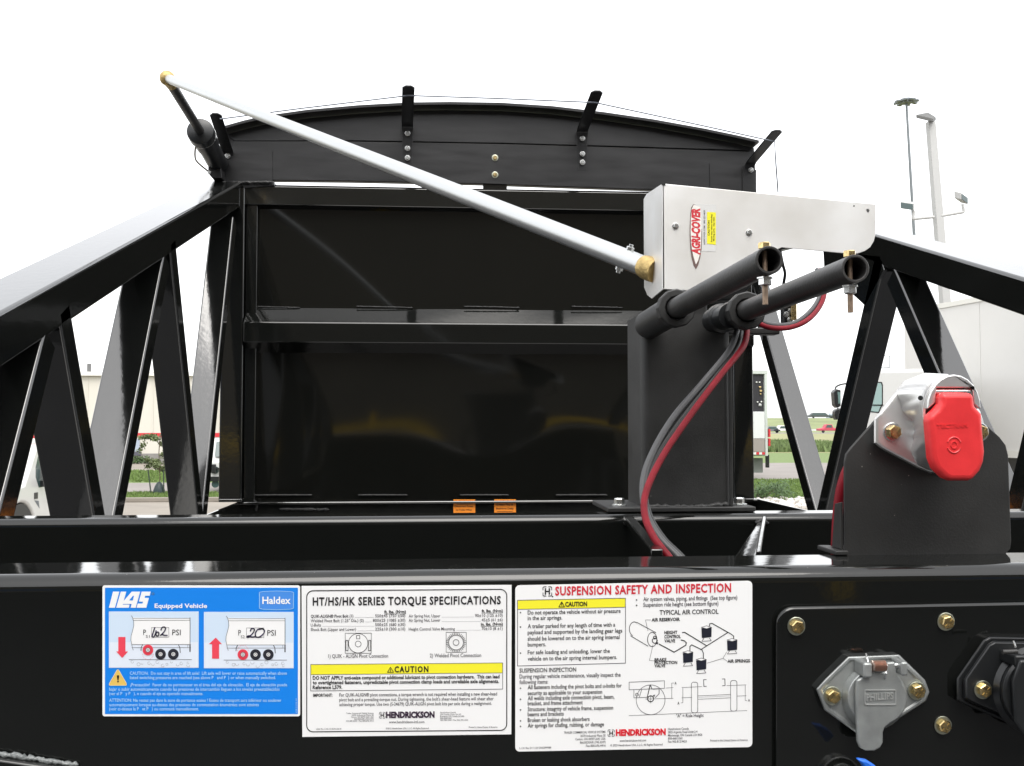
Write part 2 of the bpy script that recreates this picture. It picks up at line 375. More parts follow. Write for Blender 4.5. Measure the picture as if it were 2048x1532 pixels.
obj('end_plate', MB().prism([aty(x, y, YC - .0105) for x, y in [(444, 312), (545, 302), (545, 362), (444, 362)]], (0, -.004, 0)), satin, cap)
obj('end_plate', MB().prism([aty(x, y, YC - .0105) for x, y in [(1419, 327), (1481, 336), (1483, 384), (1420, 382)]], (0, -.004, 0)), satin, cap)
obj('end_plate', MB().prism([aty(x, y, YC - .0105) for x, y in [(1484, 336), (1512, 340), (1512, 385), (1485, 384)]], (0, -.004, 0)), satin, cap)
xbar(966, 1014, 364, 380, YC, YC + .03, 'cap_spacer', bev=.002)
# weathered left corner where cap, post and chord meet
obj('corner_gusset', MB().prism([aty(x, y, YB - .06) for x, y in [(408, 384), (440, 361), (548, 362), (548, 371), (490, 376), (452, 381), (412, 402)]], (0, .1, 0)), satin, TR, bevel=.003)
weld([aty(440, 365, YB - .07), aty(480, 365, YB - .07), aty(545, 364, YB - .07)], .006, TR)
for py in (316, 350): hexbolt('bolt', aty(990, py, YC - .0105), cap, .010, brass, washer=1.15, marks=False)
# forward pointing hooks on the cap
def hook(px, py0, py1, holes, reach, dx=0, wpx=22, top=None):
    y = YC - .0105
    a, c = aty(px, py0, y), aty(px, py1, y); wv = wpx * y / F
    tip = aty(*top, y - reach)
    pr = [c, a + V((0, 0, -.012)), a + V((0, -.012, 0))]
    mid = a + (tip - a) * .15 + V((0, -.004, 0)); hw = V((wv / 2, 0, 0))
    prof = [c, a + V((0, 0, -.03)), a + V((0, -.012, -.008)), a + V((0, -.035, .0)), tip - (tip - a).normalized() * wv * .35, tip]
    wds = [.42, .5, .5, .5, .5, .22]
    b = MB(); t = .007; vs = []; fs = []
    for i, p in enumerate(prof):
        d = (prof[min(i + 1, 5)] - prof[max(i - 1, 0)]).normalized(); nn = d.cross(V((1, 0, 0))).normalized() * t
        q = V((wv * wds[i], 0, 0)); vs += [p - q, p + q, p + q + nn, p - q + nn]
    for i in range(5):
        for k in range(4): fs.append([i * 4 + k, i * 4 + (k + 1) % 4, i * 4 + 4 + (k + 1) % 4, i * 4 + 4 + k])
    fs += [[0, 1, 2, 3], [20, 21, 22, 23]]
    h = obj('cap_hook', b.add(vs, fs), satin, TR, bevel=.002)
    for hx, hy in holes: hexbolt('bolt', aty(hx, hy, y - .0085), h, .0085, zinc, washer=1.1, marks=False, head=.006)
    return h
hook(456, 302, 322, [(455, 312), (456, 294)], .34, top=(430, 228))
hook(815, 252, 326, [(815, 250), (815, 267), (815, 297), (815, 316)], .42, top=(817, 173), wpx=23)
hook(1164, 262, 341, [(1165, 259), (1165, 277), (1165, 308), (1165, 325)], .42, top=(1195, 183), wpx=23)
hook(1499, 328, 348, [(1502, 340), (1504, 322)], .42, top=(1556, 262), wpx=21)
# thin wire strung over the hook ends
wp = [aty(440, 238, 4.3), aty(600, 217, 4.3), aty(817, 191, 4.27), aty(1000, 197, 4.27), aty(1190, 205, 4.27), aty(1400, 250, 4.27), aty(1549, 283, 4.27), aty(1552, 330, 4.3), aty(1556, 384, 4.4)]
obj('tie_wire', MB().tube(wp, .0030, 6), wire, TR)
# ================================================================== socket panel on the front plate
pan = rrect(1549, 1212, 2250, 1900, 34)
panel = obj('socket_panel', MB().prism([aty(x, y - (x - 1549) * .019, YF - .002) for x, y in pan], (0, -.007, 0)), plate, TR, bevel=.0025)
YP = YF - .0092
for px, py in ((1592, 1252), (1891, 1243), (1885, 1450)): hexbolt('panel_bolt', aty(px, py, YP), panel, .0068, brass, rot=random.random())
# --- grey spring lid socket
fl = [(1632, 1378), (1650, 1358), (1696, 1313), (1798, 1309), (1850, 1360), (1859, 1384), (1852, 1402), (1760, 1462), (1715, 1468), (1648, 1420)]
def flp(k, y, c=(1746, 1388)): return [aty(c[0] + (x - c[0]) * k, c[1] + (yy - c[1]) * k, y) for x, yy in fl]
def loft(rings, caps=True):
    n = len(rings[0]); vs = [p for r in rings for p in r]; fs = []
    for i in range(len(rings) - 1):
        for k in range(n): fs.append([i * n + k, i * n + (k + 1) % n, (i + 1) * n + (k + 1) % n, (i + 1) * n + k])
    if caps: fs += [list(range(n))[::-1], [(len(rings) - 1) * n + k for k in range(n)]]
    return MB().add(vs, fs)
sk1 = obj('trailer_socket', loft([flp(1, YP), flp(1, YP - .006), flp(.975, YP - .008), flp(.90, YP - .008), flp(.88, YP - .0065)]), cast, TR, label='grey cast socket with closed spring lid, bolted to the front panel', bevel=.001)
def ringpx(cx, cy, r, y, n=32, ry=None): return [aty(cx + r * math.cos(2 * math.pi * k / n), cy + (ry or r) * math.sin(2 * math.pi * k / n), y) for k in range(n)]
obj('socket_barrel', loft([ringpx(1748, 1395, 66, YP - .006), ringpx(1751, 1395, 60, YP - .013), ringpx(1752, 1395, 56, YP - .018)]), cast, sk1, bevel=.001)
lidp = [(1710, 1358)] + [(1728, 1350), (1731, 1326), (1744, 1324), (1746, 1343), (1768, 1342), (1770, 1323), (1786, 1322), (1789, 1348), (1799, 1358)]
for k in range(0, 9):
    t = R(-38 + 105 * k / 8); lidp.append((1757 + 53 * math.cos(t) * 1.0, 1394 + 53 * math.sin(t)))
lidp += [(1766, 1452), (1762, 1462), (1762, 1482), (1757, 1492), (1745, 1499), (1728, 1499), (1716, 1493), (1711, 1480), (1708, 1380)]
YL = YP - .019
lid = obj('lid', MB().prism([aty(x, y, YL) for x, y in lidp], (0, -.005, 0)), cast, sk1, bevel=.0016, seg=3)
for a_, c_ in (((1712, 1318), (1730, 1347)), ((1786, 1316), (1800, 1343))):
    p, q = aty(*a_, YP - .012), aty(*c_, YP - .012)
    obj('hinge_lug', MB().box((p.x, YP - .030, q.z), (q.x, YP - .006, p.z)), cast, sk1, bevel=.002)
b = MB(); c0, c1 = aty(1744, 1332, YP - .027), aty(1771, 1331, YP - .027)
for k in range(11): b.lathe(c0 + (c1 - c0) * (k / 11), c1 - c0, [(.0040, 0), (.0056, .0005), (.0040, .0011)], 16)
obj('spring', b, mat('copper tinted spring', (.92, .74, .66), .35, 1), sk1)
obj('hinge_pin', MB().cyl(aty(1722, 1334, YP - .021), aty(1796, 1331, YP - .021), .003), zinc, sk1)
obj('spring_end', MB().tube([aty(1736, 1324, YP - .024), aty(1734, 1316, YP - .022), aty(1732, 1308, YP - .016)], .0010, 8), zinc, sk1)
obj('spring_end', MB().tube([aty(1770, 1338, YL - .007), aty(1772, 1346, YL - .009), aty(1770, 1356, YL - .0058)], .0010, 8), zinc, sk1)
for px, py in ((1664, 1391), (1833, 1381)): hexbolt('bolt', aty(px, py, YP - .0072), sk1, .0068, brass, rot=random.random())
# --- black socket, cut by the picture's edge
fl2 = [(1913, 1357), (1913, 1400), (1926, 1408), (2030, 1452), (2130, 1456), (2200, 1420), (2225, 1365), (2190, 1310), (2140, 1276), (1979, 1273), (1966, 1280)]
def fp2(k, y): return [aty(2068 + (x - 2068) * k, 1365 + (yy - 1365) * k, y) for x, yy in fl2]
sk2 = obj('trailer_socket', loft([fp2(1, YP), fp2(1, YP - .009), fp2(.97, YP - .011), fp2(.93, YP - .011), fp2(.92, YP - .010), fp2(.90, YP - .010), fp2(.89, YP - .016), fp2(.86, YP - .018)]), plastic, TR, label='black plastic socket cut by the edge, right of the grey one', bevel=.0006)
obj('socket_barrel', loft([ringpx(2075, 1380, 92, YP - .017), ringpx(2080, 1382, 80, YP - .024), ringpx(2082, 1382, 78, YP - .040), ringpx(2082, 1382, 70, YP - .042)]), plastic, sk2, bevel=.001)
obj('lid', MB().prism([aty(x, y, YP - .043) for x, y in [(2034, 1318), (2140, 1318), (2160, 1400), (2120, 1470), (2050, 1480), (2024, 1440), (2020, 1360)]], (0, -.006, 0)), plastic, sk2, bevel=.002)
for a_, c_ in (((2002, 1300), (2024, 1322)),):
    p, q = aty(*a_, YP - .02), aty(*c_, YP - .02); obj('hinge_lug', MB().box((p.x, YP - .045, q.z), (q.x, YP - .016, p.z)), plastic, sk2, bevel=.002)
obj('hinge_pin', MB().cyl(aty(2005, 1304, YP - .047), aty(2034, 1303, YP - .047), .0022), pipeblk, sk2)
obj('spring_end', MB().tube([aty(2027, 1283, YP - .024), aty(2031, 1294, YP - .032)], .0011, 8), zinc, sk2)
hexbolt('bolt', aty(1965, 1379, YP - .0182), sk2, .0068, brass, rot=.5)
# --- air coupling just showing at the bottom edge
gh = obj('air_coupling', MB().lathe(aty(1708, 1578, YP), (0, -1, 0), [(.015, 0), (.015, .03), (.021, .032), (.021, .046), (.016, .05)], 28), zinc, TR, label='grey air coupling with blue handle at the foot of the panel', bevel=.001)
obj('handle', MB().prism([aty(x, y, YP - .052) for x, y in [(1708, 1513), (1728, 1516), (1744, 1526), (1756, 1542), (1740, 1556), (1728, 1540), (1718, 1524)]], (0, -.008, 0)), bluep, gh, bevel=.002)
# ================================================================== HOSE STAND on the cross beam
b0, b1 = aty(1215, 1018, 1.63), aty(1510, 1018, 1.63)
ST = thing('hose_stand', 'flat black post with two pipes pointing forward, bolted on the cross beam', 'post', ((b0.x + b1.x) / 2, 1.7, ZT))
obj('mount_block', MB().box((b0.x + .02, atz(1024, 1023.5, ZT).y + .003, ZT - .12), (b1.x - .02, 1.79, ZT - .001)), gloss, ST)
obj('base_plate', MB().box((b0.x, 1.625, ZT + .001), (b1.x, 1.79, ZT + .009)), powder, ST, bevel=.0015)
ZP = ZT + .0092
f0, f1 = aty(1284, 800, 1.645).x, aty(1463, 800, 1.645).x
ztop = aty(1370, 628, 1.645).z
post = obj('post', MB().beam((f0, 1.645, ZP), (f0, 1.645, ztop), (f1 - f0, 0, 0), (0, .135, 0), .014, seg=6), powder, ST)
weld([aty(1285, 1012, 1.640), aty(1340, 1014, 1.638), aty(1400, 1013, 1.640), aty(1462, 1009, 1.640)], .0042, ST, m=powder)
# raised edges of the plate
obj('edge_rib', MB().beam((f1 - .006, 1.638, ZP), (f1 - .006, 1.638, aty(1460, 690, 1.64).z), (.006, 0, 0), (0, .006, 0), .002), powder, ST)
for px, py in ((1240, 1012), (1480, 1011)):
    p = aty(px, py, 1.66); hexbolt('bolt', (p.x, 1.665, ZP), ST, .0088, zinc, axis=(0, 0, 1), washer=1.1, marks=False, head=.010)
def hosepipe(near, yn, collar, yc, back, yb, r):
    pn, pc, pb = aty(*near, yn), aty(*collar, yc), aty(*back, yb)
    d = (pn - pc).normalized()
    pipe = obj('hose_pipe', MB().pipe(pc - d * .03, pn, r, .0032, 40), pipeblk, ST)
    slv = obj('sleeve', MB().cyl(pb, pc - d * .004, r * 1.48, n=36), powder, ST, bevel=.002)
    rr = [r * 1.07, r * 1.9, r * 1.98, r * 1.98, r * 1.9]
    cb = MB(); u, v, dd = cb.frame(d)
    cb.lathe(pc - d * .010, d, [(r * 1.03, 0), (r * 1.80, 0), (r * 1.86, .002), (r * 1.86, .016), (r * 1.78, .018), (r * 1.20, .018), (r * 1.06, .014)], 12, close=True)
    obj('collar_nut', cb, powder, ST, smooth=20, bevel=.0008)
    # through bolt near the open end
    q = pn - d * .016; up = V((0, 0, 1)); up = (up - d * up.dot(d)).normalized()
    bo = MB(); bo.cyl(q - up * (r + .032), q + up * (r + .002), .0032, n=12)
    bolt = obj('through_bolt', bo, rust, ST)
    bb = MB(); bb.lathe(q + up * r, up, [(.0072, 0), (.0072, .0058), (.0062, .0068)], 6); obj('bolt_head', bb, brass, bolt, smooth=25)
    bb = MB(); bb.lathe(q - up * (r + .001), -up, [(.0092, 0), (.0092, .0015), (.0072, .0018), (.0075, .0085), (.006, .0095)], 6); obj('nut', bb, zinc, bolt, smooth=25)
    return pn, pc, d
hosepipe((1539, 520), 1.08, (1352, 617), 1.50, (1296, 650), 1.645, .0160)
hosepipe((1711, 537), 1.08, (1492, 622), 1.50, (1440, 640), 1.66, .0160)
# second collar and fitting behind the right pipe
p = aty(1425, 642, 1.62); q = aty(1466, 630, 1.53)
obj('fitting', MB().lathe(p, q - p, [(.018, 0), (.020, .004), (.020, .03), (.024, .032), (.024, .045), (.020, .048), (.020, .08)], 24), plastic, ST)
obj('cross_arm', MB().box((f1 - .03, 1.66, aty(1500, 668, 1.66).z), (aty(1560, 660, 1.66).x, 1.69, aty(1500, 655, 1.66).z)), powder, ST, bevel=.002)

# ================================================================== TARP ARM
p = aty(1325, 470, 1.85)
TA = thing('tarp_arm', 'long silver tarp arm running from stainless housing up to a black motor', 'tarp arm', (p.x + .1, 1.95, ztop))
yb_, yd = 1.83, .17
box = [(1325, 367), (1752, 408)] + [(1751, 470)] + [(1748, 482), (1741, 494), (1730, 502), (1716, 507), (1703, 508)] + [(1564, 495), (1500, 520), (1440, 585), (1325, 578)]
fr = [aty(x, y, yb_) for x, y in box]
hb = MB(); hb.prism(fr, (0, .0025, 0))
house = obj('housing', hb, stainless, TA, bevel=.0008)
# left wall, top wall and back of the housing
tl, bl, tr = aty(1325, 367, yb_), aty(1325, 578, yb_), aty(1752, 408, yb_)
wl = MB(); off = aty(1290, 395, yb_ + yd)
pts = [tl, bl, aty(1300, 597, yb_ + .10), aty(1292, 590, yb_ + .14), aty(1289, 575, yb_ + yd), aty(1290, 398, yb_ + yd), aty(1296, 388, yb_ + yd - .03)]
pts = [V((tl.x, p.y, p.z)) for p in pts]
wl.prism(pts, (.0022, 0, 0)); obj('side_wall', wl, stainless, house)
tw = MB(); tw.prism([tl + V((.003, .003, -.001)), tr + V((0, .003, -.001)), tr + V((0, yd * .6, -.001)), tl + V((.003, yd * .8, -.001))], (0, 0, -.002)); obj('top_wall', tw, stainless, house)
obj('black_slot', MB().prism([aty(1323, 366, yb_ - .0012), aty(1331, 367, yb_ - .0012), aty(1331, 371, yb_ - .0012), aty(1323, 370, yb_ - .0012)], (0, .0011, 0)), rubber, house)
for px, py in ((1351, 452), (1498, 465)): hexbolt('bolt', aty(px, py, yb_ - .0002), house, .0046, zinc, washer=1.0, marks=False, rot=.5)
obj('rivet_hole', MB().cyl(aty(1735, 421, yb_ - .0008), aty(1735, 421, yb_ - .0001), .0035, n=20), zinc, house)
obj('rivet_hole', MB().cyl(aty(1708, 412, yb_ - .0006), aty(1708, 412, yb_ - .0001), .0014, n=12), rubber, house)
bk = MB(); bk.prism([aty(x, y, yb_ + .04) for x, y in [(1345, 400), (1640, 425), (1640, 480), (1560, 500), (1480, 600), (1345, 605)]], (0, .05, 0)); obj('gear_case', bk, plastic, TA, bevel=.004)
obj('mount_arm', MB().box((f0 + .125, 1.85, ztop - .12), (f0 + .17, 1.93, aty(1380, 560, 1.85).z)), powder, TA, bevel=.003)
# arm
pe, ph = aty(336, 157, 3.62), aty(1286, 532, 1.94)
ad = (pe - ph).normalized()
arm = obj('arm_tube', MB().lathe(ph + ad * .0, ad, [(.0205, 0), (.0205, .6), (.0190, 1.2), (.0165, (pe - ph).length)], 32), alu, TA)
obj('coupling', MB().lathe(ph - ad * .035, ad, [(.0235, 0), (.0245, .01), (.0235, .028), (.0215, .036), (.020, .038)], 28), bronze, TA)
for sgn in (1, -1):
    q = ph + ad * .045; up = V((0, 0, 1)); up = (up - ad * up.dot(ad)).normalized()
    b = MB(); b.lathe(q + up * sgn * .0195 + ad * (.012 if sgn < 0 else 0), up * sgn, [(.0080, 0), (.0080, .0065), (.0045, .0075), (.0045, .012)], 6); obj('clamp_bolt', b, zinc, arm, smooth=25)
# elbow and motor
pm = aty(400, 262, 4.2); pm2 = aty(437, 330, 4.62)
md = (pm2 - pm).normalized()
eb = MB(); eb.ball(pe + ad * .008, .027, 14, 10); eb.lathe(pe - md * .0, md, [(.026, 0), (.022, .03), (.019, .06)], 20); obj('elbow', eb, bronze, TA)
obj('shaft', MB().cyl(pe + md * .05, pm + md * .01, .0185, n=24), pipeblk, TA)
mo = MB(); mo.lathe(pm, md, [(.020, -.012), (.054, 0), (.056, .006), (.056, .05), (.050, .055), (.050, .16), (.045, .165), (.045, (pm2 - pm).length - .02)], 36)
mot = obj('motor', mo, plastic, TA, smooth=30)
obj('motor_band', MB().lathe(pm + md * .048, md, [(.0572, 0), (.0572, .004)], 36), zinc, mot)
tp = [pm + md * .1 + V((-.03, -.03, -.03)), pm + md * .16 + V((-.05, -.01, -.05)), pm + md * .3 + V((-.07, 0, -.03)), pm + md * .38 + V((-.03, 0, -.05))]
obj('motor_lead', MB().tube(spline(tp), .004, 8), mat('tan lead', (.55, .48, .38), .5), mot)
mb_ = MB(); mb_.prism([aty(x, y, 4.55) for x, y in [(416, 326), (440, 318), (444, 356), (424, 356), (416, 346)]], (0, .08, 0)); mbr = obj('motor_bracket', mb_, satin, TA, bevel=.003)
for px, py in ((419, 329), (419, 345)): hexbolt('bolt', aty(px, py, 4.549), mbr, .006, zinc, marks=False, head=.004)
obj('roll_tube', MB().cyl(pm2, pm2 + V((-.05, 1.6, 0)), .03, n=24), rubber, TA)

# ================================================================== CABLES
def cable(name, label, path, r, m, off=(0, 0, 0)):
    P = spline([aty(x, y, d) + V(off) for x, y, d in path], 10)
    b = MB().tube(P, r, 12)
    o = P[-1]; ob = obj(name, b, m, origin=o); return tag(ob, label, 'cable')
cable('power_cable', 'red cable hanging in a long curve from the hose stand to the front beam', [(1494, 662, 1.56), (1486, 694, 1.52), (1440, 752, 1.47), (1384, 826, 1.42), (1328, 908, 1.37), (1294, 978, 1.33), (1289, 1026, 1.30), (1306, 1072, 1.27), (1338, 1114, 1.25), (1362, 1150, 1.24)], .0048, redwire)
cable('power_cable', 'thicker grey cable curving beside the red one below the hose stand', [(1474, 662, 1.57), (1458, 702, 1.54), (1405, 766, 1.50), (1346, 836, 1.45), (1304, 908, 1.40), (1286, 966, 1.36), (1292, 1026, 1.32), (1318, 1074, 1.29), (1356, 1114, 1.27), (1385, 1150, 1.26)], .0050, greywire)
cable('power_cable', 'thin black cable between the red and grey cables below the stand', [(1482, 664, 1.575), (1470, 700, 1.545), (1418, 768, 1.505), (1362, 838, 1.455), (1312, 912, 1.405), (1290, 970, 1.365), (1298, 1028, 1.325), (1326, 1076, 1.295), (1364, 1114, 1.275), (1392, 1150, 1.265)], .0042, rubber)
cable('jumper_cable', 'short red cable looping under the two pipes to the tarp housing', [(1505, 640, 1.62), (1538, 655, 1.62), (1580, 655, 1.64), (1615, 640, 1.66), (1640, 612, 1.70), (1649, 580, 1.74), (1640, 540, 1.82)], .0044, redwire)
cable('jumper_cable', 'short grey cable looping with a red one under the two pipes', [(1505, 634, 1.635), (1538, 649, 1.635), (1580, 649, 1.655), (1610, 633, 1.675), (1634, 605, 1.715), (1643, 575, 1.755), (1634, 540, 1.835)], .0044, greywire)
cable('socket_cable', 'red cable rising behind the red lidded socket bracket', [(1672, 1150, 1.13), (1672, 1090, 1.13), (1676, 1020, 1.13), (1684, 970, 1.13), (1700, 930, 1.13), (1730, 900, 1.12)], .0058, redwire)
cable('socket_cable', 'grey cable rising behind the socket bracket beside a red one', [(1684, 1150, 1.14), (1684, 1090, 1.14), (1687, 1020, 1.14), (1694, 970, 1.14), (1710, 935, 1.14), (1740, 905, 1.13)], .0056, greywire)
# breaker hanging by the pipes
BR = thing('circuit_breaker', 'small brass and black circuit breaker hanging behind the right pipe', 'breaker', aty(1582, 648, 1.95))
bb = MB(); p, q = aty(1568, 600, 1.95), aty(1586, 646, 1.95); bb.box((p.x, 1.95, q.z), (q.x, 1.975, p.z)); obj('breaker_body', bb, plastic, BR, bevel=.003)
bb = MB(); p, q = aty(1583, 600, 1.94), aty(1594, 640, 1.94); bb.box((p.x, 1.94, q.z), (q.x, 1.948, p.z)); obj('bracket', bb, brass, BR, bevel=.001)
for px, py in ((1573, 629), (1580, 640), (1581, 622)): hexbolt('terminal', aty(px, py, 1.9495), BR, .0045, zinc, marks=False)
ZTIE = obj('strap', MB().tube(spline([aty(1560, 500, 1.90), aty(1566, 530, 1.90), aty(1570, 548, 1.92), aty(1567, 575, 1.94), aty(1575, 604, 1.96)]), .003, 8), plastic, BR)

# ================================================================== RED LIDDED SOCKET on its bracket
p = aty(1850, 1110, 1.085)
BS = thing('jump_socket', 'silver socket with red lid on a black bracket standing on the front beam', 'socket', (p.x, 1.09, ZT))
YK = 1.085
bp_ = [(1690, 1114), (1689, 960), (1689, 925), (1692, 908), (1702, 895), (1752, 838), (1790, 800), (1900, 796), (1958, 836), (2000, 874), (2012, 890), (2017, 910), (2023, 1082), (2021, 1098), (2010, 1110)]
brk = obj('bracket', MB().prism([aty(x, y, YK) for x, y in bp_], (0, .004, 0)), powder, BS, bevel=.0012)
fz = aty(1690, 1118, YK).z
xa, xb = aty(1690, 1050, YK).x, aty(1672, 1050, YK + .035).x
obj('foot', MB().box((aty(1666, 1112, YK + .004).x, YK - .004, ZT + .0005), (xa + .002, YK + .05, ZT + .0055)), powder, BS, bevel=.001)
obj('side_flange', MB().prism([(xa - .0005, YK + .004, ZT + .006), (xa - .0005, YK + .03, ZT + .006), (xa - .0005, YK + .02, aty(1690, 1010, YK).z), (xa - .0005, YK + .004, aty(1690, 1005, YK).z)], (-.003, 0, 0)), powder, BS, bevel=.0008)
obj('foot', MB().box((xa + .004, YK + .005, ZT + .0005), (aty(2018, 1100, YK).x, YK + .05, ZT + .0055)), powder, BS, bevel=.001)
# body
def ell(cx, cy, rx, ry, y, n=40): return [aty(cx + rx * math.cos(2 * math.pi * k / n), cy + ry * math.sin(2 * math.pi * k / n), y) for k in range(n)]
f3 = [(1748, 838), (1758, 826), (1808, 762), (1850, 746), (1895, 748), (1920, 766), (1960, 822), (1968, 846), (1966, 872), (1958, 890), (1895, 940), (1862, 947), (1835, 936), (1760, 896), (1748, 886)]
def f3p(k, y, c=(1856, 852)): return [aty(c[0] + (x - c[0]) * k, c[1] + (yy - c[1]) * k, y) for x, yy in f3]
body = obj('flange', loft([f3p(1, YK - .0005), f3p(1.0, YK - .008), f3p(.965, YK - .0105), f3p(.965, YK - .013), f3p(.90, YK - .0145)]), castalu, BS)
C0 = (1858, 846)
PR = [(0, 68), (20, 72), (45, 85), (70, 95), (90, 99), (110, 93), (125, 78), (145, 50), (160, 41), (180, 41), (205, 72), (220, 97), (240, 99), (270, 98), (315, 86), (340, 74), (360, 68)]
def prad(a):
    for (a0, r0), (a1, r1) in zip(PR, PR[1:]):
        if a0 <= a <= a1:
            t = (a - a0) / (a1 - a0); t = t * t * (3 - 2 * t); return r0 + (r1 - r0) * t
def mixring(k, y, n=72):
    """from the flange's notched root (k=0) to the round mouth (k=1)"""
    out = []
    for i in range(n):
        a = 360 * i / n; t = R(a); r = prad(a)
        x0, y0 = 1866 + r * math.cos(t), 846 + r * math.sin(t); x1, y1 = 1897 + 54 * math.cos(t), 823 + 73 * math.sin(t)
        out.append(aty(x0 + (x1 - x0) * k, y0 + (y1 - y0) * k, y))
    return out
dome = loft([mixring(0, YK - .010), mixring(.12, YK - .018), mixring(.42, YK - .030), mixring(.8, YK - .044), mixring(1, YK - .056), mixring(1, YK - .062), ell(1898, 823, 52, 70, YK - .065, 72), ell(1898, 823, 47, 62, YK - .065, 72), ell(1897, 823, 46, 61, YK - .055, 72)])
obj('socket_body', dome, castalu, BS, smooth=60)
# hood over the lid's hinge
hd = []
for k in range(13):
    t = R(178 + 184 * k / 12); hd.append((1899 + 53 * math.cos(t), 816 + 66 * math.sin(t)))
hd += [(1946, 816), (1938, 808), (1936, 776), (1864, 776), (1862, 806), (1850, 816)]
obj('hood', MB().prism([aty(x, y, YK - .060) for x, y in hd], (0, -.010, 0)), castalu, BS, bevel=.002, seg=3)
obj('hinge_pin', MB().cyl(aty(1862, 784, YK - .064), aty(1938, 784, YK - .064), .004), zinc, BS)
obj('pin_hole', MB().cyl(aty(1841, 796, YK - .0555), aty(1841, 796, YK - .0565), .0026, n=16), rubber, BS)
for px, py, yy in ((1785, 864, YK - .0146), (1958, 864, YK - .012)): hexbolt('bolt', aty(px, py, yy), BS, .0078, brass, rot=.35, wm=zinc)
lp = [(1866, 786), (1932, 786), (1935, 812), (1949, 828), (1952, 870), (1955, 902), (1953, 922), (1946, 940), (1933, 955), (1924, 960), (1886, 960), (1874, 954), (1856, 936), (1848, 915), (1845, 880), (1841, 834), (1858, 818), (1866, 808)]
lid3 = obj('lid', MB().prism([aty(x, y, YK - .064) for x, y in lp], (0, -.017, 0)), redlid, BS, bevel=.006, seg=4)
# ================================================================== PRINTED DECALS (flat print on thin sheets)
INK = {}
def ink(name, rgb, rough=.45):
    if name not in INK: INK[name] = mat('print ' + name, lin(rgb), rough)
    return INK[name]
_tx = {}
def text_mesh(s, bold=0, space=1):
    k = (s, bold, space)
    if k in _tx: return _tx[k]
    cu = bpy.data.curves.new('t', 'FONT'); cu.body = s; cu.size = 1; cu.offset = bold; cu.resolution_u = 2; cu.space_character = space
    to = bpy.data.objects.new('t', cu); me = bpy.data.meshes.new_from_object(to)
    vs = [(v.co.x, v.co.y) for v in me.vertices]; fs = [list(p.vertices) for p in me.polygons]
    bpy.data.objects.remove(to); bpy.data.curves.remove(cu); bpy.data.meshes.remove(me)
    _tx[k] = (vs, fs, min([v[0] for v in vs] or [0]), max([v[0] for v in vs] or [1])); return _tx[k]
CAPH = max(v[1] for v in text_mesh('H')[0])
class Decal:
    def __init__(s, name, label, parent, crop, y, sheet, sheet_ink, thick=.0004):
        s.ox, s.oy, s.s = crop; s.y = y; s.g = {}; s.mats = {}
        b = MB().prism([aty(s.ox + x / s.s, s.oy + yy / s.s, y) for x, yy in sheet], (0, -thick, 0)); s.t = thick
        s.o = obj(name, b, ink(*sheet_ink), parent, label=label)
    def P(s, x, y, L=0): return aty(s.ox + x / s.s, s.oy + y / s.s, s.y - s.t - .00012 - L * .00013)
    def mb(s, part, m):
        if part not in s.g: s.g[part] = MB(); s.mats[part] = []
        if m not in s.mats[part]: s.mats[part].append(m)
        return s.g[part], s.mats[part].index(m)
    def poly(s, pts, m, L=0, part='diagram'):
        b, i = s.mb(part, m); b.add([s.P(x, y, L) for x, y in pts], [list(range(len(pts)))], i)
    def line(s, pts, wd, m, L=1, part='diagram', closed=False):
        b, i = s.mb(part, m); pts = list(pts) + ([pts[0]] if closed else [])
        for (x0, y0), (x1, y1) in zip(pts, pts[1:]):
            d = math.hypot(x1 - x0, y1 - y0) or 1; nx, ny = -(y1 - y0) / d * wd / 2, (x1 - x0) / d * wd / 2; ex, ey = (x1 - x0) / d * wd * .3, (y1 - y0) / d * wd * .3
            b.add([s.P(*q, L) for q in ((x0 + nx - ex, y0 + ny - ey), (x1 + nx + ex, y1 + ny + ey), (x1 - nx + ex, y1 - ny + ey), (x0 - nx - ex, y0 - ny - ey))], [[0, 1, 2, 3]], i)
    def disc(s, x, y, r, m, L=1, part='diagram', n=28, ry=None): s.poly([(x + r * math.cos(2 * math.pi * k / n), y + (ry or r) * math.sin(2 * math.pi * k / n)) for k in range(n)], m, L, part)
    def ring(s, x, y, r, wd, m, L=1, part='diagram', a0=0, a1=360, n=28, ry=None, dash=False):
        P = [(x + r * math.cos(R(a0 + (a1 - a0) * k / n)), y + (ry or r) * math.sin(R(a0 + (a1 - a0) * k / n))) for k in range(n + 1)]
        if dash:
            for k in range(0, n, 3): s.line(P[k:k + 2], wd, m, L, part)
        else: s.line(P, wd, m, L, part)
    def text(s, t, x0, y0, x1, y1, cap, m, bold=.0, L=2, shear=0, part='lettering', space=1, up=None):
        vs, fs, a, c = text_mesh(t, bold, space); b, i = s.mb(part, m)
        dx, dy = x1 - x0, y1 - y0; d = math.hypot(dx, dy); ux, uy = dx / d, dy / d
        vx, vy = up or (0, -1); kx = d / (c - a); ky = cap / CAPH
        b.add([s.P(x0 + ux * ((x - a) * kx + shear * y * ky) + vx * y * ky, y0 + uy * ((x - a) * kx + shear * y * ky) + vy * y * ky, L) for x, y in vs], fs, i)
    def rrline(s, x0, y0, x1, y1, r, wd, m, L=1, part='diagram', skew=0): s.line([(x, y + (x - x0) * skew) for x, y in rrect(x0, y0, x1, y1, r)], wd, m, L, part, True)
    def done(s):
        for k, b in s.g.items(): obj(k.split('#')[0], b, s.mats[k], s.o, flat=True, smooth=0, kind='stuff' if k.split('#')[0] in ('lettering', 'diagram', 'handwriting', 'border', 'print', 'logo') else None)
WHT = ('white sheet', (238, 238, 238)); K = ink('black', (22, 20, 24)); G = ink('dark grey', (75, 72, 78)); LG = ink('light grey', (150, 150, 155))
